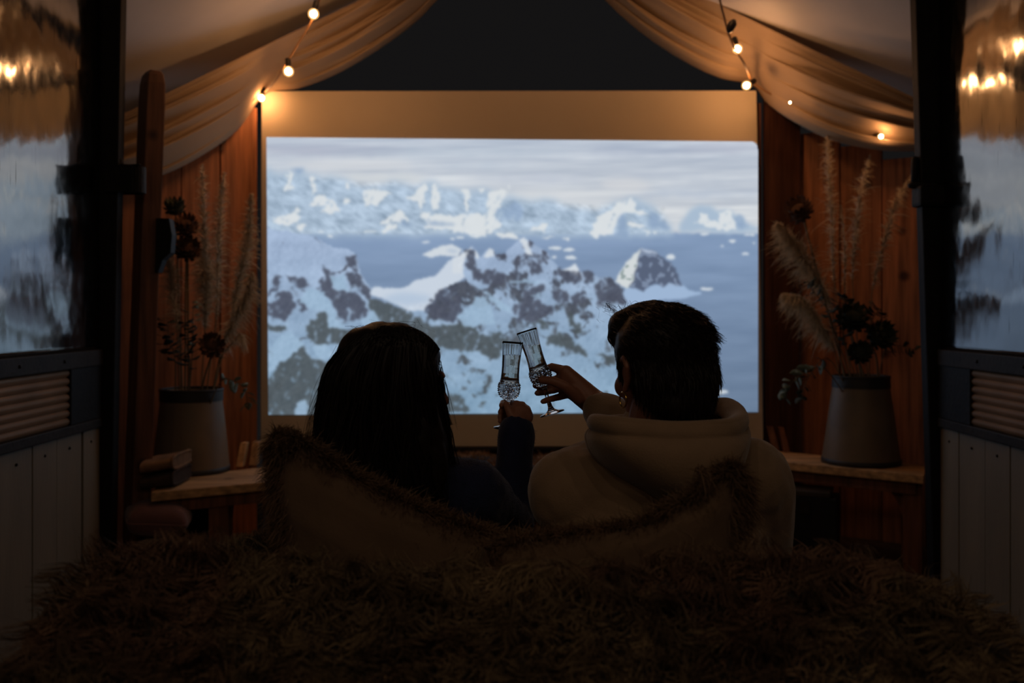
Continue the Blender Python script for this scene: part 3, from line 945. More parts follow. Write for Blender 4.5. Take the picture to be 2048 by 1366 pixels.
def drape(name, top, hem, gather_u, label, seed):
    """cloth hung from the gable line, its hem swagged up to the screen's corner"""
    n = len(top)
    tp = [(k / (n - 1), v) for k, v in enumerate(top)]
    hm = [(u, v) for u, v in hem]
    rnd = random.Random(seed)
    ph = [rnd.uniform(0, 6.28) for _ in range(6)]

    def fn(u, v):
        a = tp[0][1].lerp(tp[-1][1], u); b = lerp_poly(hm, u)
        p = a.lerp(b, v)
        gdist = min(1.0, abs(u - gather_u) * 3.2 + 0.12)
        # folds run along the swag, fanning out of the gather
        w = (math.sin(v * 26 + ph[0] + 1.2 * math.sin(u * 5 + ph[1])) * 0.6
             + math.sin(v * 58 + ph[2] + 1.6 * math.sin(u * 8 + ph[3])) * 0.28
             + math.sin(v * 13 + ph[4] + u * 2.5) * 0.5)
        env = math.sin(math.pi * min(1, max(0, v))) ** 0.5
        y = -0.050 * w * gdist * env - 0.05 * math.sin(math.pi * v) * gdist
        z = 0.010 * w * gdist * env
        curl = 0.03 * max(0, (v - 0.93) / 0.07) ** 2
        return Vector((p.x, p.y + y + curl, p.z + z))
    mb = MB().grid(fn, 150, 90)
    o = mb.build(name, 'drape', smooth=True)
    sm = o.modifiers.new('thick', 'SOLIDIFY'); sm.thickness = 0.003; sm.offset = 0
    tag(o, label, 'drape')
    return o


GY = 4.53
drape('fabric_drape',
      [P(60, 318, 4.02), P(245, 230, 4.2), P(1010, -140, GY)],
      [(0.0, P(60, 410, 4.0)), (0.10, P(160, 392, 4.08)), (0.2, P(240, 372, 4.16)), (0.28, P(325, 346, 4.25)), (0.36, P(400, 308, 4.34)), (0.43, P(470, 258, 4.45)),
       (0.50, P(528, 186, GY + 0.045)), (0.57, P(600, 172, GY)), (0.64, P(680, 140, GY - 0.03)), (0.72, P(760, 92, GY - 0.03)), (0.80, P(830, 40, GY)), (0.88, P(890, -20, GY)), (1.0, P(1008, -110, GY))],
      0.50, 'cream muslin drape swagged left of the dark gable above the screen', 3)
drape('fabric_drape',
      [P(2010, 286, 4.02), P(1830, 199, 4.2), P(1075, -168, GY)],
      [(0.0, P(2010, 296, 4.0)), (0.08, P(1930, 300, 4.08)), (0.17, P(1835, 300, 4.16)), (0.25, P(1760, 297, 4.22)), (0.33, P(1670, 278, 4.3)), (0.40, P(1590, 240, 4.4)),
       (0.47, P(1538, 204, GY + 0.02)), (0.52, P(1507, 168, GY + 0.045)), (0.58, P(1440, 152, GY)), (0.66, P(1365, 116, GY - 0.02)), (0.75, P(1285, 62, GY - 0.02)), (0.84, P(1218, 2, GY)), (0.92, P(1150, -75, GY)), (1.0, P(1077, -152, GY))],
      0.52, 'cream muslin drape swagged right of the dark gable above the screen', 8)


def bulb_string(name, pts, bulbs, label, dead=()):
    """festoon cable with sockets and glowing globes; bulbs: (pixel x, y, depth, radius, hang direction)"""
    root = thing(name, pts[0], label, 'string lights')
    MB().tube(bez(pts, 60), 0.0045, n=6).build('cable', 'cable', root, smooth=True)
    for (x, y, d, r, hd) in bulbs:
        c = P(x, y, d); h = Vector(hd).normalized()
        R = h.to_track_quat('Z', 'Y').to_matrix()
        so = MB()
        k_ = r / 0.0215
        so.tube([c - h * (r + 0.034 * k_), c - h * (r + 0.03 * k_), c - h * (r + 0.004 * k_), c - h * (r * 0.75)], [0.006 * k_, 0.0115 * k_, 0.0125 * k_, 0.011 * k_], n=12)
        s_ = so.build('socket', 'socket', root, smooth=True)
        MB().ell(c, (r * 0.62, r * 0.62, r * 0.62), R, 20, 14).build('bulb', 'bulb', s_, smooth=True)
        MB().ell(c, (r, r, r), R, 20, 14).build('glass_globe', 'bulb_glass', s_, smooth=True)
    for (x, y, d, hd) in dead:
        c = P(x, y, d); h = Vector(hd).normalized()
        MB().tube([c, c + h * 0.012, c + h * 0.045, c + h * 0.06], [0.004, 0.016, 0.018, 0.008], n=10).build('socket', 'socket', root, smooth=True)
    return root


bulb_string('string_lights',
            [P(720, -170, 3.72), P(690, -90, 3.80), P(645, -15, 3.92), P(622, 45, 4.0), P(592, 95, 4.08), P(572, 128, 4.12), P(548, 165, 4.35), P(527, 186, 4.53), P(500, 205, 4.48), P(470, 246, 4.5), P(440, 300, 4.52)],
            [(627, 28, 3.94, 0.0215, (-0.25, 0, -1)), (577, 143, 4.10, 0.0215, (0.05, 0, -1)), (523, 196, 4.52, 0.019, (-0.2, -0.1, -1)),
             (680, -75, 3.80, 0.0215, (0, 0, -1)), (722, -160, 3.70, 0.0215, (0, 0, -1))],
            'string of warm glowing globe bulbs running up from the left screen corner')
bulb_string('string_lights',
            [P(1400, -150, 3.85), P(1425, -60, 3.95), P(1447, 30, 4.08), P(1464, 85, 4.15), P(1490, 130, 4.25), P(1506, 164, 4.45), P(1545, 190, 4.5), P(1580, 200, 4.44), P(1670, 245, 4.38), P(1762, 268, 4.3), P(1850, 280, 4.26)],
            [(1475, 98, 4.18, 0.0205, (0.3, 0, -1)), (1493, 171, 4.36, 0.0205, (-0.8, -0.2, -0.5)),
             (1420, -70, 3.95, 0.0215, (0, 0, -1)), (1398, -150, 3.85, 0.0215, (0, 0, -1)),
             (1580, 205, 4.27, 0.006, (0, -1, -0.3)), (1762, 273, 4.15, 0.013, (0, -1, -0.3))],
            'string of warm glowing globe bulbs running up from the right screen corner',
            dead=[(1456, 66, 4.1, (0.35, 0, 0.7))])

bulb_string('string_lights', [Vector((-1.45, 0.15, 2.35)), Vector((-0.7, 0.12, 2.27)), Vector((0.05, 0.1, 2.25)), Vector((0.8, 0.12, 2.27)), Vector((1.5, 0.15, 2.35))],  # added fill light: unseen bulbs that brighten the people's backs and the fur
            [], 'added out-of-view string of warm fill bulbs hung across the wagon')
ws_ = bpy.data.objects['string_lights.002']
for k in range(5):
    c = Vector((-1.1 + 0.55 * k, 0.12, 2.22)); r = 0.0215
    s_ = MB().tube([c + Vector((0, 0, r + 0.034)), c + Vector((0, 0, r + 0.03)), c + Vector((0, 0, r + 0.004)), c + Vector((0, 0, r * 0.75))], [0.006, 0.0115, 0.0125, 0.011], n=12).build('socket', 'socket', ws_, smooth=True)
    MB().ell(c, (r, r, r), None, 20, 14).build('bulb', 'bulb_fill', s_, smooth=True)

# ============================================================ BENCHES
def bench(name, f0, f1, b1, b0, zt_, th, label, legs, legm='bench_leg'):
    """f: front edge ends, b: back edge ends (plan points)"""
    root = thing(name, ((f0[0] + f1[0]) / 2, (f0[1] + f1[1]) / 2, 0), label, 'bench')
    c = [f0, f1, b1, b0]
    MB().hexa([(p[0], p[1], zt_ - th) for p in c] + [(p[0], p[1], zt_) for p in c]).build('seat_board', 'bench_wood', root, bevel=0.004)
    d = (Vector((*f1, 0)) - Vector((*f0, 0))).normalized()
    n = (Vector((*b0, 0)) - Vector((*f0, 0))).normalized()
    # apron
    a0 = Vector((*f0, 0)) + n * 0.03 + d * 0.03; a1 = Vector((*f1, 0)) + n * 0.03 - d * 0.03
    cc = [a0, a1, a1 + n * 0.025, a0 + n * 0.025]
    MB().hexa([(p.x, p.y, zt_ - th - 0.05) for p in cc] + [(p.x, p.y, zt_ - th) for p in cc]).build('apron', legm, root, bevel=0.002)
    for (u, v) in legs:
        p = Vector((*f0, 0)).lerp(Vector((*f1, 0)), u) + n * v
        a = [p, p + d * 0.075, p + d * 0.075 + n * 0.06, p + n * 0.06]
        MB().hexa([(q_.x, q_.y, 0.0) for q_ in a] + [(q_.x, q_.y, zt_ - th) for q_ in a]).build('leg', legm, root, bevel=0.003)
    return root


def plan(x, y, z):
    d = (HC - z) * F / (y - HOR)
    return ((x - 1024) / F * d, d)


ZB = 0.40
rb = bench('bench', plan(1532, 920, ZB), plan(1848, 951, ZB), plan(1856, 931, ZB), plan(1545, 901, ZB), ZB, 0.035,
           'pale pine bench board holding the jug right of the screen', [(0.02, 0.24), (0.88, 0.04), (0.88, 0.22)])
lb = bench('bench', plan(302, 985, ZB - 0.02), plan(560, 961, ZB - 0.02), plan(560, 930, ZB - 0.02), plan(328, 957, ZB - 0.02), ZB - 0.02, 0.035,
           'pale pine bench board holding the jug left of the screen', [(0.42, 0.04), (0.9, 0.04), (0.9, 0.2), (0.42, 0.2)])
# curved brace under the right-hand bench
q0 = Vector((*plan(1848, 951, ZB), 0)); dR = (Vector((*plan(1500, 917, ZB), 0)) - q0).normalized()
nR = Vector((-dR.y, dR.x, 0)); nR = nR if nR.y > 0 else -nR
mb = MB()
arc = []
for k in range(9):
    a = math.pi / 2 * k / 8
    arc.append((0.05 + 0.16 * (1 - math.cos(a)) , 0.36 - 0.20 * (1 - math.sin(a)) ))
for k in range(8):
    (s0, h0), (s1, h1) = arc[k], arc[k + 1]
    pa = q0 + dR * (s0 + 0.05) + nR * 0.08; pb = q0 + dR * (s1 + 0.05) + nR * 0.08
    t_ = nR * 0.03
    mb.hexa([(pa.x, pa.y, h0), (pb.x, pb.y, h1), (pb.x + t_.x, pb.y + t_.y, h1), (pa.x + t_.x, pa.y + t_.y, h0),
             (pa.x, pa.y, 0.365), (pb.x, pb.y, 0.365), (pb.x + t_.x, pb.y + t_.y, 0.365), (pa.x + t_.x, pa.y + t_.y, 0.365)])
mb.build('curved_brace', 'bench_leg', rb)
# bench under the screen with a fleece on it
cb = bench('bench', (-0.86, 4.12), (0.98, 4.12), (0.98, 4.5), (-0.86, 4.5), 0.36, 0.035, 'low dark bench under the projection screen covered by a fleece',
           [(0.03, 0.04), (0.93, 0.04), (0.93, 0.3), (0.03, 0.3)])


def fur_patch(name, fn, nu, nv, n_str, length, m, base_m, label, cat, down=(0, 0, -0.3), lean=None, cols=None, width=0.003, curl=0.35, thick=0.02, kind=None, group=None, K=5, clump=22.0, pull=0.35, wave=0.0):
    """fleece: a skin with thickness plus real strands"""
    mb = MB().grid(fn, nu, nv)
    sk = mb.build(name, base_m, None, smooth=True)
    sm = sk.modifiers.new('thick', 'SOLIDIFY'); sm.thickness = thick; sm.offset = -1
    tag(sk, label, cat, group, kind)
    p, n = sample_surface(sk.data, n_str)
    if (n @ np.array([0, -0.6, 1.0])).mean() < 0:
        n = -n; sm.offset = 1
    # clumps: nearby strands share a direction
    sc = clump
    cx = np.round(p * sc + RNG.normal(size=p.shape) * 0.28)
    h = np.sin(cx @ np.array([12.9898, 78.233, 37.719])) * 43758.5453
    cl = np.stack([(h - np.floor(h)), ((h * 1.7) - np.floor(h * 1.7)), ((h * 2.3) - np.floor(h * 2.3))], axis=1) - 0.5
    d = n * 0.8 + cl * 1.5 + RNG.normal(size=p.shape) * 0.18
    if lean is not None: d = d + np.asarray(lean)
    ln = length * (0.6 + 0.6 * RNG.random(len(p)))
    pts = hair_paths(p, d, ln, K, curl * 0.3, down)
    t_ = np.linspace(0, 1, K)[None, :, None]
    tipc = cx / sc + (n * 0.7 + cl * 1.2 + np.asarray(down) * 0.8) * length          # strands of a lock meet at its tip
    pts += (tipc - pts[:, -1, :])[:, None, :] * pull * t_ ** 1.5
    if wave:
        phs = (h * 3.1 - np.floor(h * 3.1))[:, None, None] * 6.28
        sd_ = np.cross(n, cl); sd_ /= (np.linalg.norm(sd_, axis=1, keepdims=True) + 1e-9)
        pts += sd_[:, None, :] * np.sin(t_ * 9 + phs) * wave * t_
    big = fbm(p[:, 0] * 7 + 3, p[:, 2] * 7 + p[:, 1] * 7, 3, 77)
    v = (0.65 + 0.6 * RNG.random(len(p))) * (0.75 + 0.6 * (cl[:, 0] + 0.5))
    c0, c1 = np.asarray(cols[0]), np.asarray(cols[1])
    k = np.clip((big - 0.42) * 6, 0, 1)[:, None]
    tint = (c0 * (1 - k) + c1 * k) * v[:, None]
    st_ = ribbons('fur', pts, np.full(len(p), width), m, sk, tint)
    return sk


def fleece(u, v):
    x = -0.75 + 1.6 * u + 0.04 * math.sin(v * 9)
    if v < 0.6:
        y = 4.48 - 0.38 * v / 0.6; z = 0.375 + 0.02 * math.sin(u * 23) * math.sin(v * 7) + 0.02
    else:
        w = (v - 0.6) / 0.4
        y = 4.10 - 0.03 * math.sin(w * 2); z = 0.395 - 0.22 * w + 0.012 * math.sin(u * 31)
    return Vector((x, y, z))


fur_patch('fleece_rug', fleece, 60, 26, 9000, 0.03, 'hide', 'fur_base', 'tan fleece rug lying over the low bench under the screen', 'rug',
          cols=((1.0, 0.9, 0.75), (0.75, 0.6, 0.45)))


# ============================================================ JUGS AND DRIED FLOWERS
def on_bench(x, y, z):
    a = plan(x, y, z)
    return Vector((a[0], a[1], z))


def jug(name, base, prof, label, spout_dir):
    root = thing(name, base, label, 'jug', None)
    outer = prof; inner = [(z, r - 0.004) for z, r in reversed(prof) if z > 0.01] + [(0.012, 0.01)]
    mb = MB().lathe(outer + inner, base, 40)
    mb.build('body', 'enamel', root, smooth=True)
    zr, rr = prof[-1]
    ring = [base + Vector((math.cos(a) * rr, math.sin(a) * rr, zr)) for a in [2 * math.pi * k / 32 for k in range(33)]]
    MB().tube(ring, 0.006, n=8, cap=False).build('rim', 'enamel_dark', root, smooth=True)
    # dark collar below the rim and foot ring
    z2, r2 = prof[-2]
    MB().lathe([(zr - 0.045, r2 + 0.003), (zr - 0.002, rr + 0.003)], base, 40, cap0=False, cap1=False).build('collar', 'enamel_dark', root, smooth=True)
    MB().lathe([(0.0, prof[0][1] + 0.002), (0.02, prof[1][1] + 0.004), (0.022, prof[1][1])], base, 40, cap0=True, cap1=False).build('foot_ring', 'enamel_dark', root, smooth=True)
    sd = Vector(spout_dir).normalized()
    h0 = base - sd * (prof[len(prof) // 2][1])
    hp = bez([base - sd * rr + Vector((0, 0, zr - 0.03)), base - sd * (rr + 0.07) + Vector((0, 0, zr - 0.05)),
              base - sd * (rr + 0.085) + Vector((0, 0, zr * 0.55)), base - sd * (prof[1][1] - 0.005) + Vector((0, 0, zr * 0.3))], 16)
    MB().tube(hp, 0.009, n=8).build('handle', 'enamel_dark', root, smooth=True)
    return root


JR = on_bench(1722, 925, ZB)
sR = JR.y / F
jug('enamel_jug', JR, [(0, 76 * sR), (0.02, 75 * sR), (0.12, 68 * sR), (0.25, 60 * sR), (150 * sR, 55 * sR), (172 * sR, 54 * sR)],
    'cream enamel jug full of dried flowers right of the screen', (-0.4, -1.0, 0))
JL = on_bench(383, 942, ZB - 0.02)
sL = JL.y / F
jug('enamel_jug', JL, [(0, 74 * sL), (0.02, 73 * sL), (0.12, 69 * sL), (0.22, 64 * sL), (140 * sL, 60 * sL), (163 * sL, 60 * sL)],
    'cream enamel jug full of dried flowers left of the screen', (0.5, -1.0, 0))


def pampas(pxs, depth0, depth1, base, spread, label, group, n=700, droop=0.5):
    """pxs: curve of the plume from bottom to tip in pixels; base: point inside the jug"""
    pl = [P(x, y, depth0 + (depth1 - depth0) * k / max(1, len(pxs) - 1)) for k, (x, y) in enumerate(pxs)]
    path = bez([base, base.lerp(pl[0], 0.5)] + pl, 40)
    root = thing('pampas_grass', base, label, 'dried flower', group)
    MB().tube(path, [0.0032 - 0.002 * k / 40 for k in range(41)], n=6).build('stalk', 'stem', root, smooth=True)
    # plume along the upper part
    L0 = (pl[0] - base).length; tot = L0 + sum((pl[k + 1] - pl[k]).length for k in range(len(pl) - 1))
    t0 = 2 / (len(pl) + 1); n = int(n * 1.9)
    tt = t0 + (1 - t0) * RNG.random(n) ** 0.9
    A = np.array([tuple(p) for p in path]); i = np.clip((tt * 40).astype(int), 0, 39); fr = (tt * 40 - i)[:, None]
    p = A[i] * (1 - fr) + A[i + 1] * fr
    tg = A[i + 1] - A[i]; tg /= np.linalg.norm(tg, axis=1, keepdims=True)
    d = tg * 1.3 + RNG.normal(size=(n, 3)) * 0.55
    env = np.sin(np.pi * np.clip((tt - t0) / (1 - t0), 0.02, 1) ** 0.75) ** 0.7 * 0.9 + 0.15
    pts = hair_paths(p, d, spread * env * (0.5 + RNG.random(n)), 5, 0.2, (0, 0, -droop))
    pl_ = ribbons('plume', pts, np.full(n, 0.0042), 'pampas', root)
    return root


def protea(head, base, r, label, group, nb=46, face=(0, -0.3, 1), m='protea'):
    root = thing('dried_protea', base, label, 'dried flower', group)
    head = Vector(head); h = Vector(face).normalized()
    mid = base.lerp(head, 0.55) + Vector((0, 0, 0.01))
    MB().tube(bez([base, mid, head - h * r * 0.7], 14), 0.004, n=6).build('stem', 'stem', root, smooth=True)
    MB().ell(head, (r * 0.72, r * 0.72, r * 0.62), h.to_track_quat('Z', 'Y').to_matrix(), 16, 10).build('cone', m, root, smooth=True)
    R = h.to_track_quat('Z', 'Y').to_matrix()
    mb = MB()
    for ring, (n, tilt, ln, zz) in enumerate(((11, 0.25, 1.0, 0.35), (13, 0.6, 1.05, 0.15), (13, 1.0, 1.0, -0.1), (9, 1.5, 0.8, -0.35))):
        for k in range(n):
            a = 2 * math.pi * (k + 0.5 * ring) / n + random.uniform(-.1, .1)
            o = Vector((math.cos(a) * math.sin(tilt + .3), math.sin(a) * math.sin(tilt + .3), math.cos(tilt + .3)))
            s_ = Vector((-math.sin(a), math.cos(a), 0))
            p0 = Vector((math.cos(a) * r * 0.5, math.sin(a) * r * 0.5, zz * r))
            tip = p0 + o * r * 0.62 * ln + Vector((0, 0, 0.2 * r))
            w = r * 0.17
            m1 = p0.lerp(tip, 0.55) + o * 0.0 + Vector((math.cos(a), math.sin(a), 0)) * r * 0.08
            q_ = [p0 - s_ * w * 0.7, p0 + s_ * w * 0.7, m1 + s_ * w, m1 - s_ * w, tip]
            mb.add([head + R @ v_ for v_ in q_], [(0, 1, 2, 3), (3, 2, 4)])
    o = mb.build('bracts', m, root)
    sm = o.modifiers.new('thick', 'SOLIDIFY'); sm.thickness = 0.002
    return root


def leafy(path, base, size, label, group, m='leaf', n=16, name='eucalyptus_branch'):
    pts = bez([base] + path, 30)
    root = thing(name, base, label, 'dried flower', group)
    MB().tube(pts, [0.003 - 0.0018 * k / 30 for k in range(31)], n=6).build('twig', 'stem', root, smooth=True)
    for k in range(n):
        t = 0.35 + 0.65 * k / (n - 1)
        i = min(29, int(t * 30)); p = pts[i]
        tg = (pts[min(i + 1, 30)] - pts[max(i - 1, 0)]).normalized()
        rv = Vector((random.gauss(0, 1), random.gauss(0, 1), random.gauss(0, 1)))
        sd = tg.cross(rv).normalized()
        d = (tg * 0.5 + sd * (1 if k % 2 else -1) + Vector((0, 0, -0.25))).normalized()
        w = d.cross(tg).normalized()
        L = size * random.uniform(0.7, 1.2); u = d.cross(w)
        prof = [(0, .0), (.2, .2), (.45, .3), (.75, .22), (1, 0)]
        vs = []; fs = []
        for (a, b) in prof:
            cpt = p + d * (L * a) + u * (0.12 * L * math.sin(a * 3.0))
            vs += [cpt - w * (L * b) + u * 0.02 * L, cpt, cpt + w * (L * b) + u * 0.02 * L]
        for j in range(4):
            fs += [(j * 3, j * 3 + 1, j * 3 + 4, j * 3 + 3), (j * 3 + 1, j * 3 + 2, j * 3 + 5, j * 3 + 4)]
        o = MB().add(vs, fs).build('leaf', m, root, smooth=True)
        sm = o.modifiers.new('thick', 'SOLIDIFY'); sm.thickness = 0.0012
    return root


gR = 'dried flowers in the right-hand jug'
bR = JR + Vector((0, 0, 0.24))


def br(dx, dy=0.0):
    return bR + Vector((dx, dy, 0))


DR = JR.y
pampas([(1663, 620), (1625, 545), (1590, 490), (1556, 448)], DR, DR - 0.1, br(-0.05), 0.085, 'pale feathery pampas plume leaning towards the screen below a dried bloom, right jug', gR, 1300)
pampas([(1668, 700), (1640, 650), (1605, 600), (1568, 588)], DR - 0.05, DR - 0.15, br(-0.07, -0.03), 0.07, 'short pale curling pampas plume low in the right jug', gR, 900, 0.9)
pampas([(1668, 560), (1664, 440), (1657, 340), (1655, 268)], DR + 0.05, DR + 0.08, br(-0.01, 0.03), 0.05, 'tall thin upright pampas plume nearest the screen in the right jug', gR, 500)
pampas([(1705, 560), (1712, 460), (1722, 380), (1740, 310)], DR + 0.06, DR + 0.1, br(0.02, 0.04), 0.05, 'tall thin pampas plume in the middle of the right jug', gR, 450)
pampas([(1745, 580), (1770, 480), (1790, 410), (1822, 350)], DR + 0.02, DR, br(0.04, 0.03), 0.05, 'tall thin pampas plume leaning away from the screen in the right jug', gR, 450)
pampas([(1690, 600), (1690, 520), (1688, 470), (1682, 410)], DR - 0.02, DR, br(0.0, -0.02), 0.03, 'thin bare grass stalk standing in the right jug', gR, 160)
protea(P(1600, 425, DR - 0.06), br(-0.04, -0.02), 0.058, 'dark dried protea bloom high on a long stem in the right jug', gR, face=(-0.5, -0.5, 0.6))
protea(P(1757, 672, DR - 0.08), br(0.05, -0.04), 0.062, 'dark round dried bloom low on the wall side of the right jug', gR, face=(0.5, -0.7, 0.3), m='leaf_dark')
protea(P(1703, 640, DR - 0.06), br(0.0, -0.05), 0.065, 'dark dried bloom in the centre of the right jug', gR, face=(0, -0.7, 0.6), m='leaf_dark')
protea(P(1718, 706, DR - 0.1), br(0.01, -0.06), 0.05, 'dark dried bloom just above the rim of the right jug', gR, face=(0, -0.9, 0.3), m='leaf_dark')
leafy([P(1650, 738, DR - 0.1), P(1610, 745, DR - 0.14), P(1580, 770, DR - 0.16), P(1568, 800, DR - 0.17)], br(-0.05, -0.04), 0.052, 'grey green leafy branch drooping over the rim of the right jug', gR, n=18)
leafy([P(1660, 720, DR - 0.08), P(1625, 742, DR - 0.12), P(1608, 775, DR - 0.13), P(1604, 798, DR - 0.13)], br(-0.04, -0.05), 0.045, 'dark leafy branch drooping beside the grey green one, right jug', gR, 'leaf_dark', 14)
leafy([P(1675, 680, DR - 0.1), P(1655, 620, DR - 0.12), P(1625, 580, DR - 0.13), P(1615, 560, DR - 0.13)], br(-0.02, -0.05), 0.05, 'dark leafy sprig rising behind the pale plume in the right jug', gR, 'leaf_dark', 16)
leafy([P(1770, 700, DR - 0.05), P(1800, 692, DR - 0.08), P(1832, 700, DR - 0.1)], br(0.05, -0.02), 0.045, 'dark leafy sprig reaching sideways towards the wagon post, right jug', gR, 'leaf_dark', 12)
leafy([P(1690, 690, DR - 0.12), P(1685, 620, DR - 0.12), P(1690, 590, DR - 0.12)], br(0.0, -0.06), 0.06, 'dense dark leafy spray filling the middle of the right jug', gR, 'leaf_dark', 26)
leafy([P(1730, 700, DR - 0.1), P(1745, 640, DR - 0.1), P(1760, 615, DR - 0.1)], br(0.03, -0.06), 0.055, 'dense dark leafy spray on the wall side of the right jug', gR, 'leaf_dark', 22)

gL = 'dried flowers in the left-hand jug'
bL = JL + Vector((0, 0, 0.2))


def bl(dx, dy=0.0):
    return bL + Vector((dx, dy, 0))


DL = JL.y
pampas([(432, 640), (436, 520), (440, 430), (448, 345)], DL + 0.02, DL + 0.05, bl(0.04, 0.02), 0.05, 'tall slim pale pampas plume in the middle of the left jug', gL, 700)
pampas([(462, 640), (478, 560), (495, 480), (503, 388)], DL, DL, bl(0.06), 0.06, 'tall pale feathery pampas plume nearest the screen in the left jug', gL, 1000)
pampas([(445, 690), (468, 640), (492, 590), (505, 545)], DL - 0.06, DL - 0.12, bl(0.07, -0.03), 0.06, 'short pale pampas plume curling towards the screen in the left jug', gL, 800, 0.8)
pampas([(410, 660), (412, 580), (410, 520), (404, 330)], DL + 0.05, DL + 0.06, bl(0.02, 0.04), 0.075, 'thick tan pampas plume behind the others in the left jug', gL, 1300)
pampas([(440, 720), (470, 680), (482, 670), (492, 698)], DL - 0.08, DL - 0.15, bl(0.07, -0.05), 0.035, 'thin drooping grass blade on the screen side of the left jug', gL, 120, 1.0)
pampas([(355, 660), (345, 580), (338, 520), (332, 470)], DL, DL, bl(-0.05, 0.02), 0.06, 'tan pampas plume beside the timber post in the left jug', gL, 800)
protea(P(372, 455, DL - 0.04), bl(-0.02, -0.02), 0.05, 'dried bloom with pale bracts high in the left jug', gL, face=(0.1, -0.6, 0.7))
protea(P(350, 418, DL + 0.02), bl(-0.04, 0.02), 0.045, 'topmost dark dried bloom in the left jug', gL, face=(0, -0.4, 0.9), m='leaf_dark')
protea(P(375, 500, DL - 0.02), bl(-0.01, 0.0), 0.055, 'dark dried bloom below the pale bracted one in the left jug', gL, face=(0.2, -0.7, 0.5))
protea(P(425, 692, DL - 0.12), bl(0.03, -0.06), 0.052, 'large round dried bloom just above the rim of the left jug', gL, face=(0.1, -0.9, 0.3))
leafy([P(440, 765, DL - 0.1), P(468, 762, DL - 0.14), P(490, 780, DL - 0.16), P(496, 815, DL - 0.17)], bl(0.06, -0.05), 0.045, 'grey green leafy branch drooping over the rim of the left jug', gL, n=16)
leafy([P(385, 700, DL - 0.1), P(385, 650, DL - 0.1), P(388, 600, DL - 0.1)], bl(0.0, -0.06), 0.045, 'pale grey leafy sprig standing in the middle of the left jug', gL, n=14)
leafy([P(350, 720, DL - 0.08), P(338, 680, DL - 0.08), P(335, 630, DL - 0.08)], bl(-0.05, -0.05), 0.06, 'dense dark leafy spray beside the timber post in the left jug', gL, 'leaf_dark', 26)
leafy([P(380, 735, DL - 0.12), P(375, 700, DL - 0.13), P(365, 640, DL - 0.13)], bl(-0.01, -0.07), 0.055, 'dense dark leafy spray at the front of the left jug', gL, 'leaf_dark', 24)

# ---- split logs leaning on the planks
def log(x0, x1, y0, y1, d0, d1, w, label, grp, m='log'):
    a, b = P(x0, y0, d0), P(x1, y1, d1)
    t = Vector((w, 0, 0)); k = Vector((0, 0.05, 0))
    mb = MB().hexa([a - t, a + t, a + t * 0.9 + k, a - t * 0.9 + k, b - t * 0.9, b + t * 0.85, b + t * 0.8 + k, b - t * 0.8 + k])
    tag(mb.build('split_log', m, bevel=0.004), label, 'log', grp)


zl_ = ZB - 0.02
a = plan(478, 934, zl_); log(478, 487, 934, 886, a[1], a[1] + 0.06, 0.016, 'pale split log leaning beside the left jug', 'split logs left of the screen')
a = plan(505, 931, zl_); log(505, 511, 931, 884, a[1], a[1] + 0.06, 0.017, 'pale split log leaning against the left edge of the screen', 'split logs left of the screen')
a = plan(1553, 903, ZB); log(1553, 1540, 903, 853, a[1], a[1] + 0.05, 0.018, 'grey split log leaning against the right edge of the screen', 'split logs right of the screen', 'timber')
a = plan(1575, 905, ZB); log(1575, 1563, 905, 855, a[1], a[1] + 0.05, 0.014, 'slim brown split log leaning between the grey log and the right jug', 'split logs right of the screen', 'bench_leg')


# ---- the timber upright outside the left end of the wagon
TY = 3.72
root = thing('timber_post', P(262, 1160, TY), 'rough timber upright with rounded top beside the left wagon post', 'post')
b_ = P(262, 1160, TY); b_.z = 0.0; t_ = P(300, 138, TY)
R1 = [(-0.060, 0.05), (0.0, -0.02), (0.056, 0.02), (0.0, 0.09)]
z0c = [(b_.x + x, TY + y, 0.0) for x, y in R1]
mb = MB()
rings = []
for k, (fz, sc_) in enumerate(((0, 1), (0.3, 1), (0.6, 1), (0.93, 1), (0.975, .95), (0.992, .8), (1.0, .55))):
    c_ = b_.lerp(t_, fz)
    rings.append([(c_.x + x * sc_, TY + 0.035 + (y - 0.035) * sc_, c_.z) for x, y in R1])
vs = [p for r in rings for p in r]; fs = [(3, 2, 1, 0)]
for i in range(len(rings) - 1):
    for k in range(4):
        fs.append((i * 4 + k, i * 4 + (k + 1) % 4, i * 4 + 4 + (k + 1) % 4, i * 4 + 4 + k))
fs.append(tuple((len(rings) - 1) * 4 + k for k in range(4)))
mb.add(vs, fs).build('upright', 'timber', root, bevel=0.005)
pol = [(318, 436), (338, 437), (344, 470), (341, 505), (325, 520), (316, 545), (310, 545), (312, 436)]
n = len(pol)
mb = MB().add([P(x, y, TY + 0.0) for x, y in pol] + [P(x, y, TY + 0.0) + Vector((0, 0.05, 0)) for x, y in pol],
              [tuple(range(n)), tuple(range(2 * n - 1, n - 1, -1))] + [(k, k + n, (k + 1) % n + n, (k + 1) % n) for k in range(n)])
mb.build('bracket', 'steel', root, bevel=0.002)

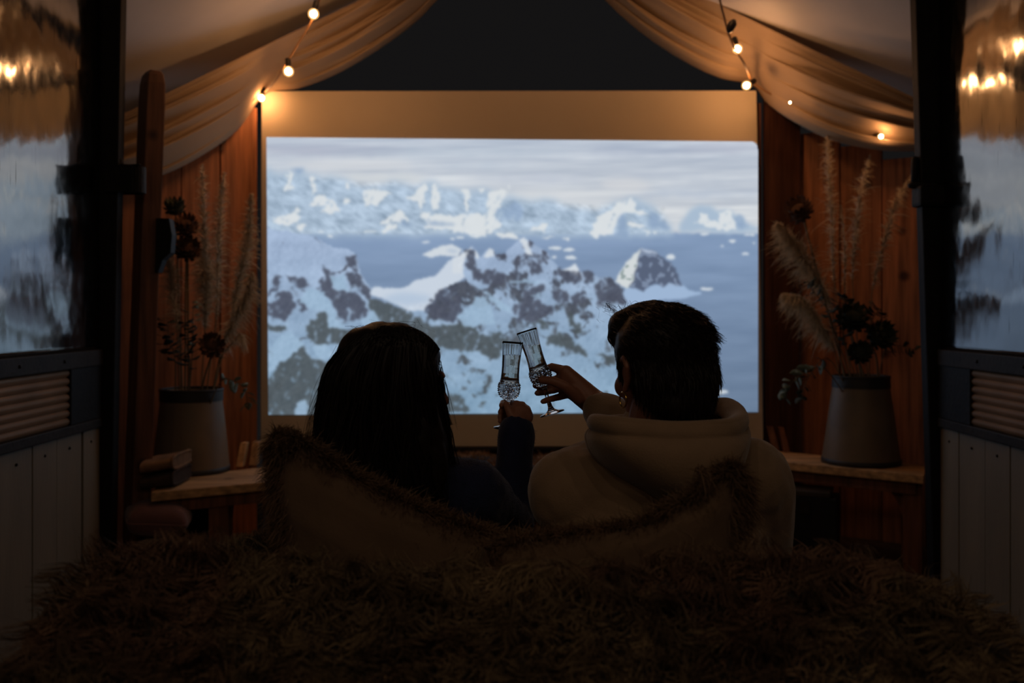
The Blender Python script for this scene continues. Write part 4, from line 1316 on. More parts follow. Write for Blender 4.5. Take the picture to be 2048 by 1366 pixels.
# ---- things under and beside the benches
def cushion_blob(name, c, r, rot, m, label, cat):
    mb = MB()
    R = Matrix.Rotation(rot[2], 3, 'Z') @ Matrix.Rotation(rot[0], 3, 'X') @ Matrix.Rotation(rot[1], 3, 'Y')

    def fn(u, v):
        th = 2 * math.pi * u; ph = math.pi * (v - 0.5)
        ex = lambda t, e: math.copysign(abs(t) ** e, t)
        x = ex(math.cos(ph), 0.7) * ex(math.cos(th), 0.45); y = ex(math.cos(ph), 0.7) * ex(math.sin(th), 0.45); z = ex(math.sin(ph), 1.0)
        w = 1 + 0.05 * math.sin(5 * th) * math.cos(ph)
        return Vector(c) + R @ Vector((r[0] * x * w, r[1] * y * w, r[2] * z))
    mb.grid(fn, 48, 20, closed_u=True)
    root = thing(name, (c[0], c[1], c[2] - r[2]), label, cat)
    mb.build('cover', m, root, smooth=True)
    ring = [fn(k / 48, 0.5) for k in range(49)]
    MB().tube(ring, 0.004, n=6, cap=False).build('piping', m, root, smooth=True)
    return root


cp = P(322, 1040, 3.62)
cushion_blob('scatter_cushion', (cp.x - 0.045, 3.72, 0.275), (0.115, 0.10, 0.062), (0.1, 0.10, 0.3), 'mauve', 'mauve cushion lying on a cream one under the left bench', 'cushion')
cushion_blob('scatter_cushion', (cp.x - 0.02, 3.71, 0.105), (0.135, 0.115, 0.095), (0.0, 0.10, 0.2), 'cream', 'cream cushion lying on the floor under a mauve one', 'cushion')
# folded blankets on the left bench
p0 = on_bench(322, 972, ZB - 0.02)
for k, (h0, h1, m, lab) in enumerate(((0.002, 0.055, 'blanket2', 'dark brown folded blanket at the end of the left bench'), (0.062, 0.112, 'blanket', 'light brown folded blanket on top of a dark one'))):
    root = thing('folded_blanket', (p0.x, p0.y, zl_ + h0), lab, 'blanket')
    mb = MB()

    def fn(u, v, h0=h0, h1=h1):
        x = -0.055 + 0.10 * v
        a = 2 * math.pi * u
        ex = lambda t, e: math.copysign(abs(t) ** e, t)
        y = 0.115 * ex(math.cos(a), 0.5); z = (h0 + h1) / 2 + (h1 - h0) / 2 * ex(math.sin(a), 0.7) + 0.006 * math.sin(x * 22)
        return Vector((p0.x + x + 0.02, p0.y + 0.02 + y + x * 0.55, zl_ + z + 0.004))
    mb.grid(fn, 28, 14, closed_u=True)
    mb.add([fn(i / 28, 0) for i in range(28)], [tuple(range(27, -1, -1))]).add([fn(i / 28, 1) for i in range(28)], [tuple(range(28))])
    mb.build('fold', m, root, smooth=True)
    e = bez([fn(0.1 + 0.8 * k2 / 10, 1.0) for k2 in range(11)], 20)
    MB().tube(e, 0.006, n=6).build('hem', m, root, smooth=True)
# green bucket
bp = P(410, 1060, 4.1)
root = thing('metal_bucket', (bp.x, 4.12, 0), 'dark green metal bucket standing under the left bench', 'bucket')
c_ = (bp.x, 4.12, 0)
MB().lathe([(0, 0.085), (0.01, 0.088), (0.26, 0.112), (0.27, 0.112), (0.262, 0.106), (0.02, 0.08)], c_, 32, cap0=True, cap1=True).build('body', 'bucket', root, smooth=True)
MB().tube([Vector(c_) + Vector((math.cos(2 * math.pi * k / 32) * 0.112, math.sin(2 * math.pi * k / 32) * 0.112, 0.27)) for k in range(33)], 0.006, n=8, cap=False).build('rim', 'bucket', root, smooth=True)
MB().tube(bez([Vector(c_) + Vector((0.112, 0, 0.25)), Vector(c_) + Vector((0.09, -0.09, 0.2)), Vector(c_) + Vector((0, -0.125, 0.17)), Vector(c_) + Vector((-0.09, -0.09, 0.2)), Vector(c_) + Vector((-0.112, 0, 0.25))], 20), 0.003, n=6).build('bail', 'steel', root, smooth=True)
# black chest under the right-hand bench
cx, cy = plan(1612, 1120, 0.0)
root = thing('storage_chest', (cx, cy, 0), 'black storage chest standing under the right bench', 'chest')
MB().box(-0.125, 0.125, -0.03, 0.13, 0.0, 0.27, -0.4, (cx, cy, 0)).build('body', 'crate', root, bevel=0.006)
MB().box(-0.13, 0.10, -0.036, 0.135, 0.272, 0.295, -0.4, (cx, cy, 0)).build('lid', 'chest_lid', root, bevel=0.004)
MB().box(-0.02, 0.02, -0.04, -0.03, 0.20, 0.25, -0.4, (cx, cy, 0)).build('clasp', 'rail', root, bevel=0.002)

# ============================================================ SOFA, THROW, CUSHIONS
SEAT = 0.25
sofa = thing('low_sofa', (0.03, 1.8, 0), 'low dark sofa whose back is hidden under a shaggy fur throw', 'sofa')
MB().box(-0.62, 0.68, 1.16, 2.2, 0.03, 0.14).build('base', 'sofa', sofa, bevel=0.01)
MB().box(-0.61, 0.67, 1.40, 2.18, 0.141, SEAT - 0.004).build('seat_cushion', 'sofa', sofa, bevel=0.03)
MB().box(-0.56, 0.62, 1.19, 1.385, 0.141, 0.655).build('backrest', 'sofa', sofa, bevel=0.05)
for x in (-0.58, 0.6):
    for y in (1.2, 2.1):
        MB().box(x, x + 0.05, y, y + 0.05, 0.0, 0.03).build('foot', 'dark_wood', sofa)

# the throw: profile across the sofa back, ridge following the outline in the photograph
ridge_px = [(-20, 1560), (30, 1440), (75, 1330), (130, 1225), (185, 1160), (225, 1138), (300, 1122), (400, 1126), (520, 1142), (700, 1158), (930, 1164), (1100, 1160), (1300, 1154),
            (1450, 1145), (1600, 1138), (1740, 1147), (1870, 1190), (1950, 1242), (2020, 1312), (2075, 1400), (2120, 1520)]
YR = 1.32
ridge = [P(x, y, YR) for x, y in ridge_px]
RC = bez(ridge, 160)


def throw_fn(u, v):
    """u along the sofa back, v from behind the ridge (0) over it (0.25) down towards the camera (1)"""
    r = RC[min(160, int(round(u * 160)))]
    lump = 0.018 * (mnoise.noise(Vector((r.x * 5, v * 4, 1.0)))) + 0.010 * mnoise.noise(Vector((r.x * 13, v * 9, 4.0)))
    if v < 0.25:
        w = (0.25 - v) / 0.25
        return Vector((r.x, YR + 0.105 * w, max(0.02, r.z - 0.05 * w * w + lump * 0.5)))
    w = (v - 0.25) / 0.75
    y = YR - 0.30 * (1 - math.exp(-2.6 * w)) - 0.10 * w + lump
    z = r.z - 0.50 * w ** 1.35 + lump * 0.6
    return Vector((r.x * (1 - 0.03 * w), y, max(0.02, z)))


fur_patch('fur_throw', throw_fn, 160, 60, 70000, 0.040, 'throw', 'fur_base', 'long haired shaggy brown fur throw draped over the sofa back', 'throw',
          down=(0, -0.05, -0.35), cols=((1.1, 1.08, 0.86), (0.85, 0.66, 0.58)), width=0.0030, curl=0.5, thick=0.012, K=8, clump=26.0, pull=0.7, wave=0.009)


# small sheepskin lying at the sofa's left end
def skin_fn(u, v):
    a = P(382, 1116, 1.66).lerp(P(572, 1062, 1.60), u)
    return Vector((a.x, a.y - 0.16 * v, a.z - 0.05 * v + 0.012 * math.sin(u * 3.1) - 0.02 * v * v))


mb = MB()
pA, pB = P(382, 1118, 1.64), P(585, 1064, 1.60)


def sk(u, v):
    a = pA.lerp(pB, u)
    top = a.z + 0.01 * math.sin(math.pi * u)
    if v < 0.3:
        return Vector((a.x, a.y + 0.10 * (1 - v / 0.3), top - 0.05 * (1 - v / 0.3) ** 2))
    w = (v - 0.3) / 0.7
    return Vector((a.x + 0.02 * w, a.y - 0.12 * w, max(0.27, top - 0.30 * w ** 1.2)))


fur_patch('sheepskin', sk, 40, 24, 6000, 0.014, 'fur', 'fur_base', 'small dark sheepskin draped at the left end of the sofa seat', 'sheepskin',
          cols=((1.0, 0.95, 0.8), (0.8, 0.7, 0.6)), width=0.0016, thick=0.01)


def coons(top, right, bottom, left, u, v):
    """boundary curves as callables, u left to right, v bottom to top"""
    return ((1 - v) * bottom(u) + v * top(u) + (1 - u) * left(v) + u * right(v)
            - ((1 - u) * (1 - v) * bottom(0) + u * (1 - v) * bottom(1) + (1 - u) * v * top(0) + u * v * top(1)))


def curve(pts):
    c_ = [bez(pts, 60)]
    return lambda t: c_[0][min(60, max(0, int(round(t * 60))))]


def fur_cushion(name, top, left, right, bot, depth, thick, label):
    T, L_, R_, B_ = curve([P(x, y, depth) for x, y in top]), curve(left), curve(right), curve(bot)
    root = thing(name, B_(0.5), label, 'cushion')

    def side(sgn, th):
        def fn(u, v):
            p = coons(T, R_, B_, L_, u, v)
            e = (max(0, 4 * u * (1 - u)) ** 0.5) * (max(0, 4 * v * (1 - v)) ** 0.5)
            w = 0.006 * mnoise.noise(Vector((u * 4, v * 4, sgn * 3 + depth)))
            return Vector((p.x, p.y + sgn * (th * e ** 0.8 + 0.002) + w * e, p.z))
        return fn
    n_ = 48
    fr = MB().grid(side(-1, thick), n_, n_).build('suede_panel', 'suede', root, smooth=True)
    bk = MB().grid(side(1, thick), n_, n_).build('fur_panel', 'fur_base', root, smooth=True)
    # fur on the far face
    p, n = sample_surface(bk.data, 7000)
    n = np.where(n[:, 1:2] < 0, -n, n)
    pts = hair_paths(p, n + RNG.normal(size=p.shape) * 0.5, 0.03 * (0.6 + 0.6 * RNG.random(len(p))), 4, 0.2, (0, 0, -0.3))
    tt = (0.6 + 0.6 * RNG.random(len(p)))[:, None] * np.array([[1, 0.95, 0.85]])
    ribbons('pile', pts, np.full(len(p), 0.002), 'fur', bk, tt)
    # fringe all along the rim, folding over on to the suede
    N = 26000
    u = RNG.random(N); which = RNG.choice(3, N, p=[0.6, 0.22, 0.18])
    P_ = np.empty((N, 3)); O_ = np.empty((N, 3))
    ctr = np.array(coons(T, R_, B_, L_, 0.5, 0.5))
    for k in range(N):
        t = u[k] * 60; i = min(59, int(t)); f = t - i
        cvs = (T, L_, R_)[which[k]]
        a = cvs(i / 60); b = cvs((i + 1) / 60)
        q_ = a.lerp(b, f); P_[k] = q_
        tg = (b - a).normalized(); o = Vector((tg.z, 0, -tg.x))
        if o.dot(q_ - Vector(ctr)) < 0: o = -o
        O_[k] = o
    y_ = RNG.random(N)                       # 0: camera side, 1: far side
    inn = (RNG.random(N) ** 1.6 * 0.028)[:, None]
    root_p = P_ - O_ * inn
    root_p[:, 1] += (y_ - 0.5) * 0.034 * np.where(y_ < .5, 1 + 20 * inn[:, 0], 1)
    d = O_ * 0.8; d[:, 1] += (y_ - 0.6) * 1.6
    cl = np.sin(np.round(u * 90)[:, None] * np.array([[12.9, 78.2, 45.1]])) * 0.6
    d = d + cl * 0.7 + RNG.normal(size=(N, 3)) * 0.3
    pts = hair_paths(root_p, d, 0.026 * (0.5 + 0.8 * RNG.random(N)), 5, 0.15, (0, -0.15, -0.45))
    tt = (0.55 + 0.7 * RNG.random(N))[:, None] * np.array([[1.0, 0.86, 0.72]])
    ribbons('fur_trim', pts, np.full(N, 0.0018), 'fur', root, tt)
    return root


zb = 0.262


def at_z(x, y, d, z=None):
    p = P(x, y, d)
    if z is not None: p.z = z
    return p


D1 = 1.575
fur_cushion('fur_cushion', [(548, 868), (600, 880), (665, 922), (750, 972), (850, 1018), (950, 1056), (1036, 1092)],
            [at_z(592, 1300, D1, zb), P(575, 1120, D1), P(557, 1000, D1), P(548, 868, D1)],
            [at_z(1040, 1300, D1, zb), P(1040, 1200, D1), P(1036, 1092, D1)],
            [at_z(592, 1300, D1, zb), at_z(1040, 1300, D1, zb)], D1, 0.055, 'suede backed cushion with long fur edge behind the dark haired person')
D2 = 1.475
fur_cushion('fur_cushion', [(948, 1126), (990, 1092), (1100, 1070), (1275, 1048), (1345, 1014), (1400, 984), (1448, 938), (1480, 938)],
            [at_z(955, 1300, D2, zb), P(955, 1220, D2), P(948, 1126, D2)],
            [at_z(1480, 1300, D2, zb), P(1476, 1120, D2), P(1484, 1000, D2), P(1480, 938, D2)],
            [at_z(955, 1300, D2, zb), at_z(1480, 1300, D2, zb)], D2, 0.05, 'suede backed cushion with long fur edge behind the person in the hoodie')


# ============================================================ PEOPLE
def wrinkle(amp, sc, seed):
    def f(co):
        n = fbm(co[:, 0] * sc + co[:, 1] * sc * 0.7, co[:, 2] * sc + co[:, 1] * sc * 0.4, 3, seed)
        m = fbm(co[:, 0] * sc * 2.3 + 9, co[:, 2] * sc * 1.1 - co[:, 1] * sc, 3, seed + 5)
        return ((n - 0.5) * 0.7 + (m - 0.5) * 0.5) * amp * 2
    return f


def frame(yaw, pitch=0.0, roll=0.0):
    """columns: right, forward, up of a head looking along +Y turned by yaw (left positive)"""
    return Matrix.Rotation(yaw, 3, 'Z') @ Matrix.Rotation(pitch, 3, 'X') @ Matrix.Rotation(roll, 3, 'Y')


def head_solids(mb, C, R, k=1.0):
    """skull, face, jaw, nose, lips, brow, ears; local x right, y forward, z up"""
    def q(x, y, z): return C + R @ (Vector((x, y, z)) * k)
    e = lambda c, r: mb.ell(q(*c), [v * k for v in r], R, 24, 16)
    e((0, -0.012, 0.028), (0.074, 0.094, 0.082))      # cranium
    e((0, 0.022, -0.012), (0.064, 0.072, 0.078))      # face
    e((0, 0.036, -0.066), (0.046, 0.050, 0.040))      # jaw
    e((0, 0.066, -0.096), (0.022, 0.020, 0.016))      # chin
    e((0.034, 0.060, -0.030), (0.024, 0.024, 0.024)); e((-0.034, 0.060, -0.030), (0.024, 0.024, 0.024))   # cheeks
    e((0, 0.082, 0.020), (0.044, 0.014, 0.011))       # brow
    mb.cap(q(0, 0.088, 0.008), 0.0075 * k, q(0, 0.106, -0.028), 0.0105 * k)                                # nose
    mb.cap(q(-0.011, 0.095, -0.031), 0.0075 * k, q(0.011, 0.095, -0.031), 0.0075 * k)
    mb.cap(q(-0.016, 0.086, -0.054), 0.006 * k, q(0.016, 0.086, -0.054), 0.006 * k)                        # lips
    mb.cap(q(-0.014, 0.085, -0.064), 0.0065 * k, q(0.014, 0.085, -0.064), 0.0065 * k)
    for s in (-1, 1):                                                                                     # ears
        ring = [(s * 0.076, -0.004, -0.034), (s * 0.078, -0.016, -0.016), (s * 0.084, -0.026, 0.006), (s * 0.083, -0.016, 0.022), (s * 0.077, 0.002, 0.016)]
        mb.chain([q(*p) for p in ring], [0.006 * k] * 5)
        e((s * 0.073, -0.008, -0.004), (0.007, 0.015, 0.024))


def hand_solids(mb, wrist, wr, palm, fingers, thumb, fr=0.0085):
    """palm: list of (point, radius) chains from the wrist; fingers: lists of four joints"""
    for p, r in palm:
        mb.cap(wrist, wr, p, r)
    for a in range(len(palm) - 1):
        mb.cap(palm[a][0], palm[a][1], palm[a + 1][0], palm[a + 1][1])
    for k, f_ in enumerate(fingers):
        s = (1.0, 1.03, 0.98, 0.86)[k]
        mb.chain(f_, [fr * s * 1.12, fr * s * 1.0, fr * s * 0.9, fr * s * 0.78])
    mb.chain(thumb, [fr * 1.5, fr * 1.2, fr * 1.1, fr * 0.9][:len(thumb)])


def eyes(root, C, R):
    for s in (-1, 1):
        MB().ell(C + R @ Vector((s * 0.031, 0.0735, 0.003)), (0.0115, 0.0115, 0.0115), None, 14, 10).build('eye', 'eye', root, smooth=True)


# ---------------------------------------------------------------- the person with long hair
CW = P(784, 768, 1.745)
RW = frame(math.radians(-62), math.radians(-4))
sh_r, el_r, wr_r = P(938, 985, 1.785), P(1018, 1050, 2.0), P(1036, 846, 2.09)
cxw = -0.225
sh_l, el_l, wr_l = Vector((cxw - 0.150, 1.78, 0.725)), Vector((cxw - 0.215, 1.93, 0.49)), Vector((cxw - 0.10, 2.10, 0.44))


def torso_solids(mb, cx, shl, shr, g=0.0, w=1.0, seat=SEAT):
    zs = (shl.z + shr.z) / 2
    mb.cap(shl + Vector((0.03, 0, -0.005)), 0.056 + g, shr + Vector((-0.03, 0, -0.005)), 0.056 + g)
    mb.ell((cx, 1.785, zs - 0.10), (0.152 * w + g, 0.098 + g, 0.135 + g), None, 28, 18)
    mb.ell((cx, 1.795, zs - 0.24), (0.132 * w + g, 0.092 + g, 0.13 + g), None, 28, 18)
    mb.ell((cx, 1.815, seat + 0.115), (0.158 * w + g, 0.115 + g, 0.110), None, 28, 18)


def legs_solids(mb, cx, g=0.0, feet=True, sp=0.085, seat=SEAT):
    for s in (-1, 1):
        hip = Vector((cx + s * sp, 1.86, seat + 0.095)); kn = Vector((cx + s * (sp + 0.03), 2.26, 0.40)); an = Vector((cx + s * (sp + 0.02), 2.47, 0.085))
        mb.cap(hip, 0.082 + g, kn, 0.056 + g); mb.cap(kn, 0.056 + g, an, 0.038 + g)
        if feet:
            mb.cap(an + Vector((0, -0.01, -0.03)), 0.034, an + Vector((0, 0.14, -0.055)), 0.026)


mb = MB()
head_solids(mb, CW, RW, 0.96)
nb = Vector((cxw + 0.005, 1.775, 0.775))
mb.cap(CW + RW @ Vector((0, -0.02, -0.05)), 0.050, nb, 0.054)
torso_solids(mb, cxw, sh_l, sh_r, 0.0, 0.97)
legs_solids(mb, cxw)
mb.chain([sh_r, el_r, wr_r], [0.046, 0.037, 0.026]); mb.chain([sh_l, el_l, wr_l], [0.046, 0.037, 0.026])
hd = lambda x, y, d: P(x, y, d)
hand_solids(mb, wr_r, 0.025, [(hd(1031, 822, 2.10), 0.0145), (hd(1041, 819, 2.10), 0.0145), (hd(1051, 825, 2.10), 0.0140), (hd(1055, 836, 2.095), 0.0125)],
            [[hd(1034, 810, 2.108), hd(1021, 805, 2.146), hd(1006, 805, 2.142), hd(1003, 811, 2.115)],
             [hd(1044, 812, 2.112), hd(1028, 814, 2.150), hd(1006, 818, 2.146), hd(1001, 824, 2.118)],
             [hd(1052, 820, 2.112), hd(1032, 825, 2.148), hd(1006, 829, 2.142), hd(1000, 834, 2.116)],
             [hd(1057, 832, 2.108), hd(1034, 837, 2.140), hd(1007, 840, 2.134), hd(1000, 843, 2.112)]],
            [hd(1033, 842, 2.085), hd(1022, 830, 2.082), hd(1017, 818, 2.086), hd(1012, 808, 2.094)], 0.0078)
for x_, y_, d_ in ((1033, 808, 2.104), (1044, 810, 2.106), (1054, 818, 2.106), (1059, 831, 2.102)):
    mb.ell(hd(x_, y_, d_), (0.0088, 0.0088, 0.0088), None, 12, 8)
lh = wr_l
hand_solids(mb, wr_l, 0.025, [(lh + Vector((0.05, 0.05, -0.01)), 0.017), (lh + Vector((0.03, 0.07, -0.012)), 0.016), (lh + Vector((0.01, 0.08, -0.014)), 0.015)],
            [[lh + Vector((0.055 - 0.02 * k, 0.065 + 0.006 * k, -0.01)), lh + Vector((0.075 - 0.02 * k, 0.10, -0.012)), lh + Vector((0.085 - 0.02 * k, 0.12, -0.025)), lh + Vector((0.088 - 0.02 * k, 0.13, -0.04))] for k in range(4)],
            [lh + Vector((0.02, 0.01, 0.0)), lh + Vector((0.055, 0.03, 0.0)), lh + Vector((0.075, 0.055, -0.005)), lh + Vector((0.085, 0.075, -0.012))])
wm = link('person', remesh(mb, 0.0030, 4, 0.5), 'skin_w', None, True)
tag(wm, 'person with long dark hair in a navy sweater raising a champagne flute', 'person')
eyes(wm, CW, RW)
# sweater
mb = MB()
torso_solids(mb, cxw, sh_l, sh_r, 0.018, 1.0)
mb.chain([sh_r, el_r, wr_r.lerp(el_r, 0.35)], [0.066, 0.050, 0.040])
mb.tube([el_r, wr_r.lerp(el_r, 0.5), wr_r.lerp(el_r, 0.2), wr_r.lerp(el_r, 0.08), wr_r + (wr_r - el_r).normalized() * 0.006], [0.046, 0.041, 0.0415, 0.039, 0.033], n=20)
mb.chain([sh_l, el_l, wr_l], [0.066, 0.052, 0.038])
mb.cap(nb + Vector((0, 0, 0.012)), 0.060, nb - Vector((0, 0, 0.05)), 0.085)
sw = link('sweater', remesh(mb, 0.0055, 8, 0.5, wrinkle(0.007, 14, 5)), 'sweater', wm, True)
sw['label'] = 'navy wool sweater'
# fuzz on the sweater's sleeve and shoulder
p, n = sample_surface(sw.data, 16000)
ribbons('wool_fuzz', hair_paths(p, n + RNG.normal(size=p.shape) * 0.6, 0.005 * (0.5 + RNG.random(len(p))), 3, 0.2, (0, 0, -0.1)), np.full(len(p), 0.0006), 'sweater', sw)
mb = MB(); legs_solids(mb, cxw, 0.012, False); mb.ell((cxw, 1.815, SEAT + 0.112), (0.168, 0.122, 0.108))
link('trousers', remesh(mb, 0.008, 6), 'trousers', wm, True)
# hair: solid mass plus strands
mb = MB()
mb.ell(CW + RW @ Vector((0, -0.022, 0.026)), (0.082, 0.084, 0.074), RW, 28, 18)
mb.ell(CW + RW @ Vector((0, -0.010, 0.042)), (0.079, 0.096, 0.066), RW, 28, 18)
mb.chain([P(838, 685, 1.74), P(858, 712, 1.745), P(864, 745, 1.74)], [0.020, 0.020, 0.016])
mb.ell(P(768, 790, 1.71), (0.084, 0.055, 0.10), None, 24, 16)
mb.ell(P(766, 868, 1.69), (0.106, 0.045, 0.11), None, 24, 16)
mb.ell(P(762, 930, 1.685), (0.114, 0.040, 0.11), None, 24, 16)
mb.ell(P(768, 1000, 1.68), (0.104, 0.035, 0.10), None, 24, 16)
mb.chain([P(858, 735, 1.72), P(864, 800, 1.72), P(872, 850, 1.72), P(880, 910, 1.71)], [0.016, 0.018, 0.018, 0.014])
mb.chain([P(702, 740, 1.71), P(676, 820, 1.69), P(655, 880, 1.68), P(648, 940, 1.67)], [0.03, 0.026, 0.022, 0.014])
hm = remesh(mb, 0.006, 10, 0.5, wrinkle(0.008, 20, 41))
hw = link('hair', hm, 'hair_w', wm, True)
hw['label'] = 'long dark brown hair'
N = 5200
Cw = np.array(CW)
# roots on the scalp; strands follow the outline of the hair mass
th = RNG.random(N) * 2 * np.pi
top_x = np.cos(th) * 0.085 * np.sqrt(RNG.random(N))
top_y = np.sin(th) * 0.09 * np.sqrt(RNG.random(N))
root_p = np.stack([Cw[0] + top_x, Cw[1] - 0.012 + top_y, Cw[2] + 0.022 + 0.084 * np.sqrt(np.clip(1 - (top_x / 0.096) ** 2 - (top_y / 0.106) ** 2, 0, 1))], axis=1)
K = 16
s = np.linspace(0, 1, K)
side = np.where(np.abs(top_x) < 1e-6, 1, np.sign(top_x))
ang = np.arctan2(root_p[:, 1] - Cw[1] + 0.03, root_p[:, 0] - Cw[0])
# hair over the forehead parts to either side of the face
ina = (ang > math.radians(-24)) & (ang < math.radians(98))
ang = np.where(ina, np.where(ang < math.radians(40), math.radians(-34), math.radians(112)) + RNG.normal(size=N) * 0.12, ang)
# end column positions: left side spreads wider, back half falls behind
ex = Cw[0] - 0.008 + np.cos(ang) * 0.080; ex2 = Cw[0] - 0.026 + np.cos(ang) * 0.126; ey = 1.688 + np.sin(ang) * 0.056
front = root_p[:, 1] > Cw[1] + 0.045
L = 0.30 + 0.10 * RNG.random(N)
pts = np.empty((N, K, 3))
wav = RNG.random(N) * 6.28
clump = np.round(np.cos(ang) * 7) * 1.7 + np.round(np.sin(ang) * 5) * 0.9
for j in range(K):
    t = s[j]
    o = 1 - (1 - min(1, t * 3.2)) ** 2          # outwards first, then down
    bx = root_p[:, 0] + (ex - root_p[:, 0]) * o + (ex2 - ex) * t
    by = root_p[:, 1] + (ey - root_p[:, 1]) * (0.75 * o + 0.25 * t)
    drop = L * t ** 1.15
    wv = 0.013 * t * np.sin(t * 11 + clump + wav * 0.15)
    pts[:, j, 0] = bx + wv; pts[:, j, 1] = by + wv * 0.6; pts[:, j, 2] = root_p[:, 2] - drop
keep = np.ones(N, bool)
ribbons('strands', pts[keep], np.full(keep.sum(), 0.0022), 'hair_w', hw, tip=0.3)
# loose strands along the outline
fly = []
for k in range(420):
    a = random.random()
    if a < 0.42:      # left edge
        q0 = P(random.uniform(668, 700), random.uniform(690, 790), random.uniform(1.66, 1.74)); q1 = q0 + Vector((-0.022 - 0.03 * random.random(), 0, -0.08 - 0.05 * random.random())); q2 = q1 + Vector((-0.02 + 0.02 * random.random(), 0, -0.09))
    elif a < 0.62:    # crown
        x = random.uniform(715, 822); q0 = P(x, 666 + 0.0026 * (x - 785) ** 2, random.uniform(1.70, 1.76)); q1 = q0 + Vector((random.uniform(-0.02, 0.025), 0, random.uniform(0.008, 0.02))); q2 = q1 + Vector((random.uniform(-0.03, 0.04), 0, random.uniform(-0.012, 0.012)))
    else:             # right side, waves by the cheek
        q0 = P(random.uniform(868, 884), random.uniform(715, 860), random.uniform(1.70, 1.78)); q1 = q0 + Vector((random.uniform(-0.004, 0.014), 0, -0.05)); q2 = q1 + Vector((random.uniform(-0.012, 0.022), 0, -0.06))
    fly.append([tuple(v_) for v_ in bez([q0, q1, q2], 9)])
ribbons('loose_strands', np.array(fly), np.full(len(fly), 0.0009), 'hair_w', hw, tip=0.4)
lock = []
for (x0, pathpx) in ((0, [(876, 770), (888, 810), (893, 850), (888, 890), (896, 925)]), (1, [(872, 790), (880, 830), (895, 860), (900, 895), (907, 930)]), (2, [(880, 750), (884, 775), (880, 800), (890, 830), (897, 850)])):
    for k in range(70):
        jx, jd = random.gauss(0, 4), random.gauss(0, 0.010)
        lock.append([tuple(v_) for v_ in bez([P(x + jx * (0.4 + i * 0.25), y, 1.735 + jd) for i, (x, y) in enumerate(pathpx)], 13)])
ribbons('side_locks', np.array(lock), np.full(len(lock), 0.0022), 'hair_w', hw, tip=0.2)

# ---------------------------------------------------------------- the person in the hoodie
CM = P(1322, 738, 1.745)
RM = frame(math.radians(24), math.radians(-3))
msl, mel, mwr = P(1138, 985, 1.79), P(1285, 888, 1.985), P(1188, 806, 2.115)
msr, mer, mwr2 = P(1492, 962, 1.785), P(1512, 1085, 1.86), Vector((0.36, 2.10, 0.45))
cxm = 0.258
mb = MB()
head_solids(mb, CM, RM, 0.99)
nbm = Vector((cxm, 1.775, 0.80))
mb.cap(CM + RM @ Vector((0, -0.025, -0.05)), 0.062, nbm, 0.064)
torso_solids(mb, cxm, msl, msr, 0.006, 1.12)
legs_solids(mb, cxm, 0.006, True, 0.095)
mb.chain([msl, mel, mwr], [0.052, 0.042, 0.030]); mb.chain([msr, mer, mwr2], [0.052, 0.042, 0.030])
hand_solids(mb, mwr, 0.029, [(hd(1132, 744, 2.118), 0.015), (hd(1132, 758, 2.122), 0.017), (hd(1138, 772, 2.122), 0.018), (hd(1148, 787, 2.118), 0.0165)],
            [[hd(1126, 740, 2.122), hd(1104, 734, 2.142), hd(1086, 741, 2.158), hd(1071, 750, 2.156)],
             [hd(1126, 756, 2.128), hd(1102, 762, 2.152), hd(1084, 767, 2.152), hd(1071, 771, 2.142)],
             [hd(1132, 771, 2.128), hd(1108, 779, 2.148), hd(1090, 783, 2.142), hd(1075, 786, 2.130)],
             [hd(1142, 787, 2.122), hd(1118, 794, 2.128), hd(1101, 798, 2.116), hd(1086, 803, 2.104)]],
            [hd(1158, 798, 2.098), hd(1130, 772, 2.082), hd(1105, 762, 2.080), hd(1083, 760, 2.088)], 0.0092)
rh = mwr2
hand_solids(mb, rh, 0.028, [(rh + Vector((-0.05, 0.05, -0.01)), 0.018), (rh + Vector((-0.03, 0.075, -0.012)), 0.017), (rh + Vector((-0.01, 0.085, -0.014)), 0.016)],
            [[rh + Vector((-0.055 + 0.02 * k, 0.07 + 0.006 * k, -0.01)), rh + Vector((-0.075 + 0.02 * k, 0.105, -0.012)), rh + Vector((-0.085 + 0.02 * k, 0.128, -0.025)), rh + Vector((-0.088 + 0.02 * k, 0.14, -0.04))] for k in range(4)],
            [rh + Vector((-0.02, 0.01, 0.0)), rh + Vector((-0.055, 0.03, 0.0)), rh + Vector((-0.075, 0.055, -0.005)), rh + Vector((-0.085, 0.075, -0.012))], 0.0092)
mn = link('person', remesh(mb, 0.0030, 4, 0.5), 'skin_m', None, True)
tag(mn, 'person with short dark hair in a sand hoodie raising a champagne flute', 'person')
eyes(mn, CM, RM)
# earring on the near ear
ec = CM + RM @ (Vector((-0.080, -0.004, -0.050)) * 1.02)
MB().tube([ec + RM @ Vector((0.001, 0.011 * math.cos(a), 0.013 * math.sin(a))) for a in [2 * math.pi * k / 20 for k in range(21)]], 0.0016, n=6, cap=False).build('earring', 'gold', mn, smooth=True)
# hoodie
mb = MB()
torso_solids(mb, cxm, msl, msr, 0.030, 1.12)
mb.cap(msl, 0.075, msl.lerp(msr, 0.4), 0.07); mb.cap(msr, 0.080, msr.lerp(msl, 0.4), 0.07)
mb.ell((cxm, 1.765, 0.60), (0.205, 0.118, 0.16), None, 28, 18)
mcuff = mwr + (mel - mwr).normalized() * 0.018
mb.chain([msl, mel, mwr.lerp(mel, 0.45)], [0.078, 0.060, 0.047])
mb.tube([mwr.lerp(mel, 0.5), mwr.lerp(mel, 0.25), mwr.lerp(mel, 0.14), mwr.lerp(mel, 0.06)], [0.046, 0.044, 0.040, 0.035], n=20)
mb.chain([msr, mer, mwr2], [0.082, 0.066, 0.042])
mb.cap(nbm + Vector((0, 0, 0.02)), 0.075, nbm - Vector((0, 0, 0.06)), 0.11)
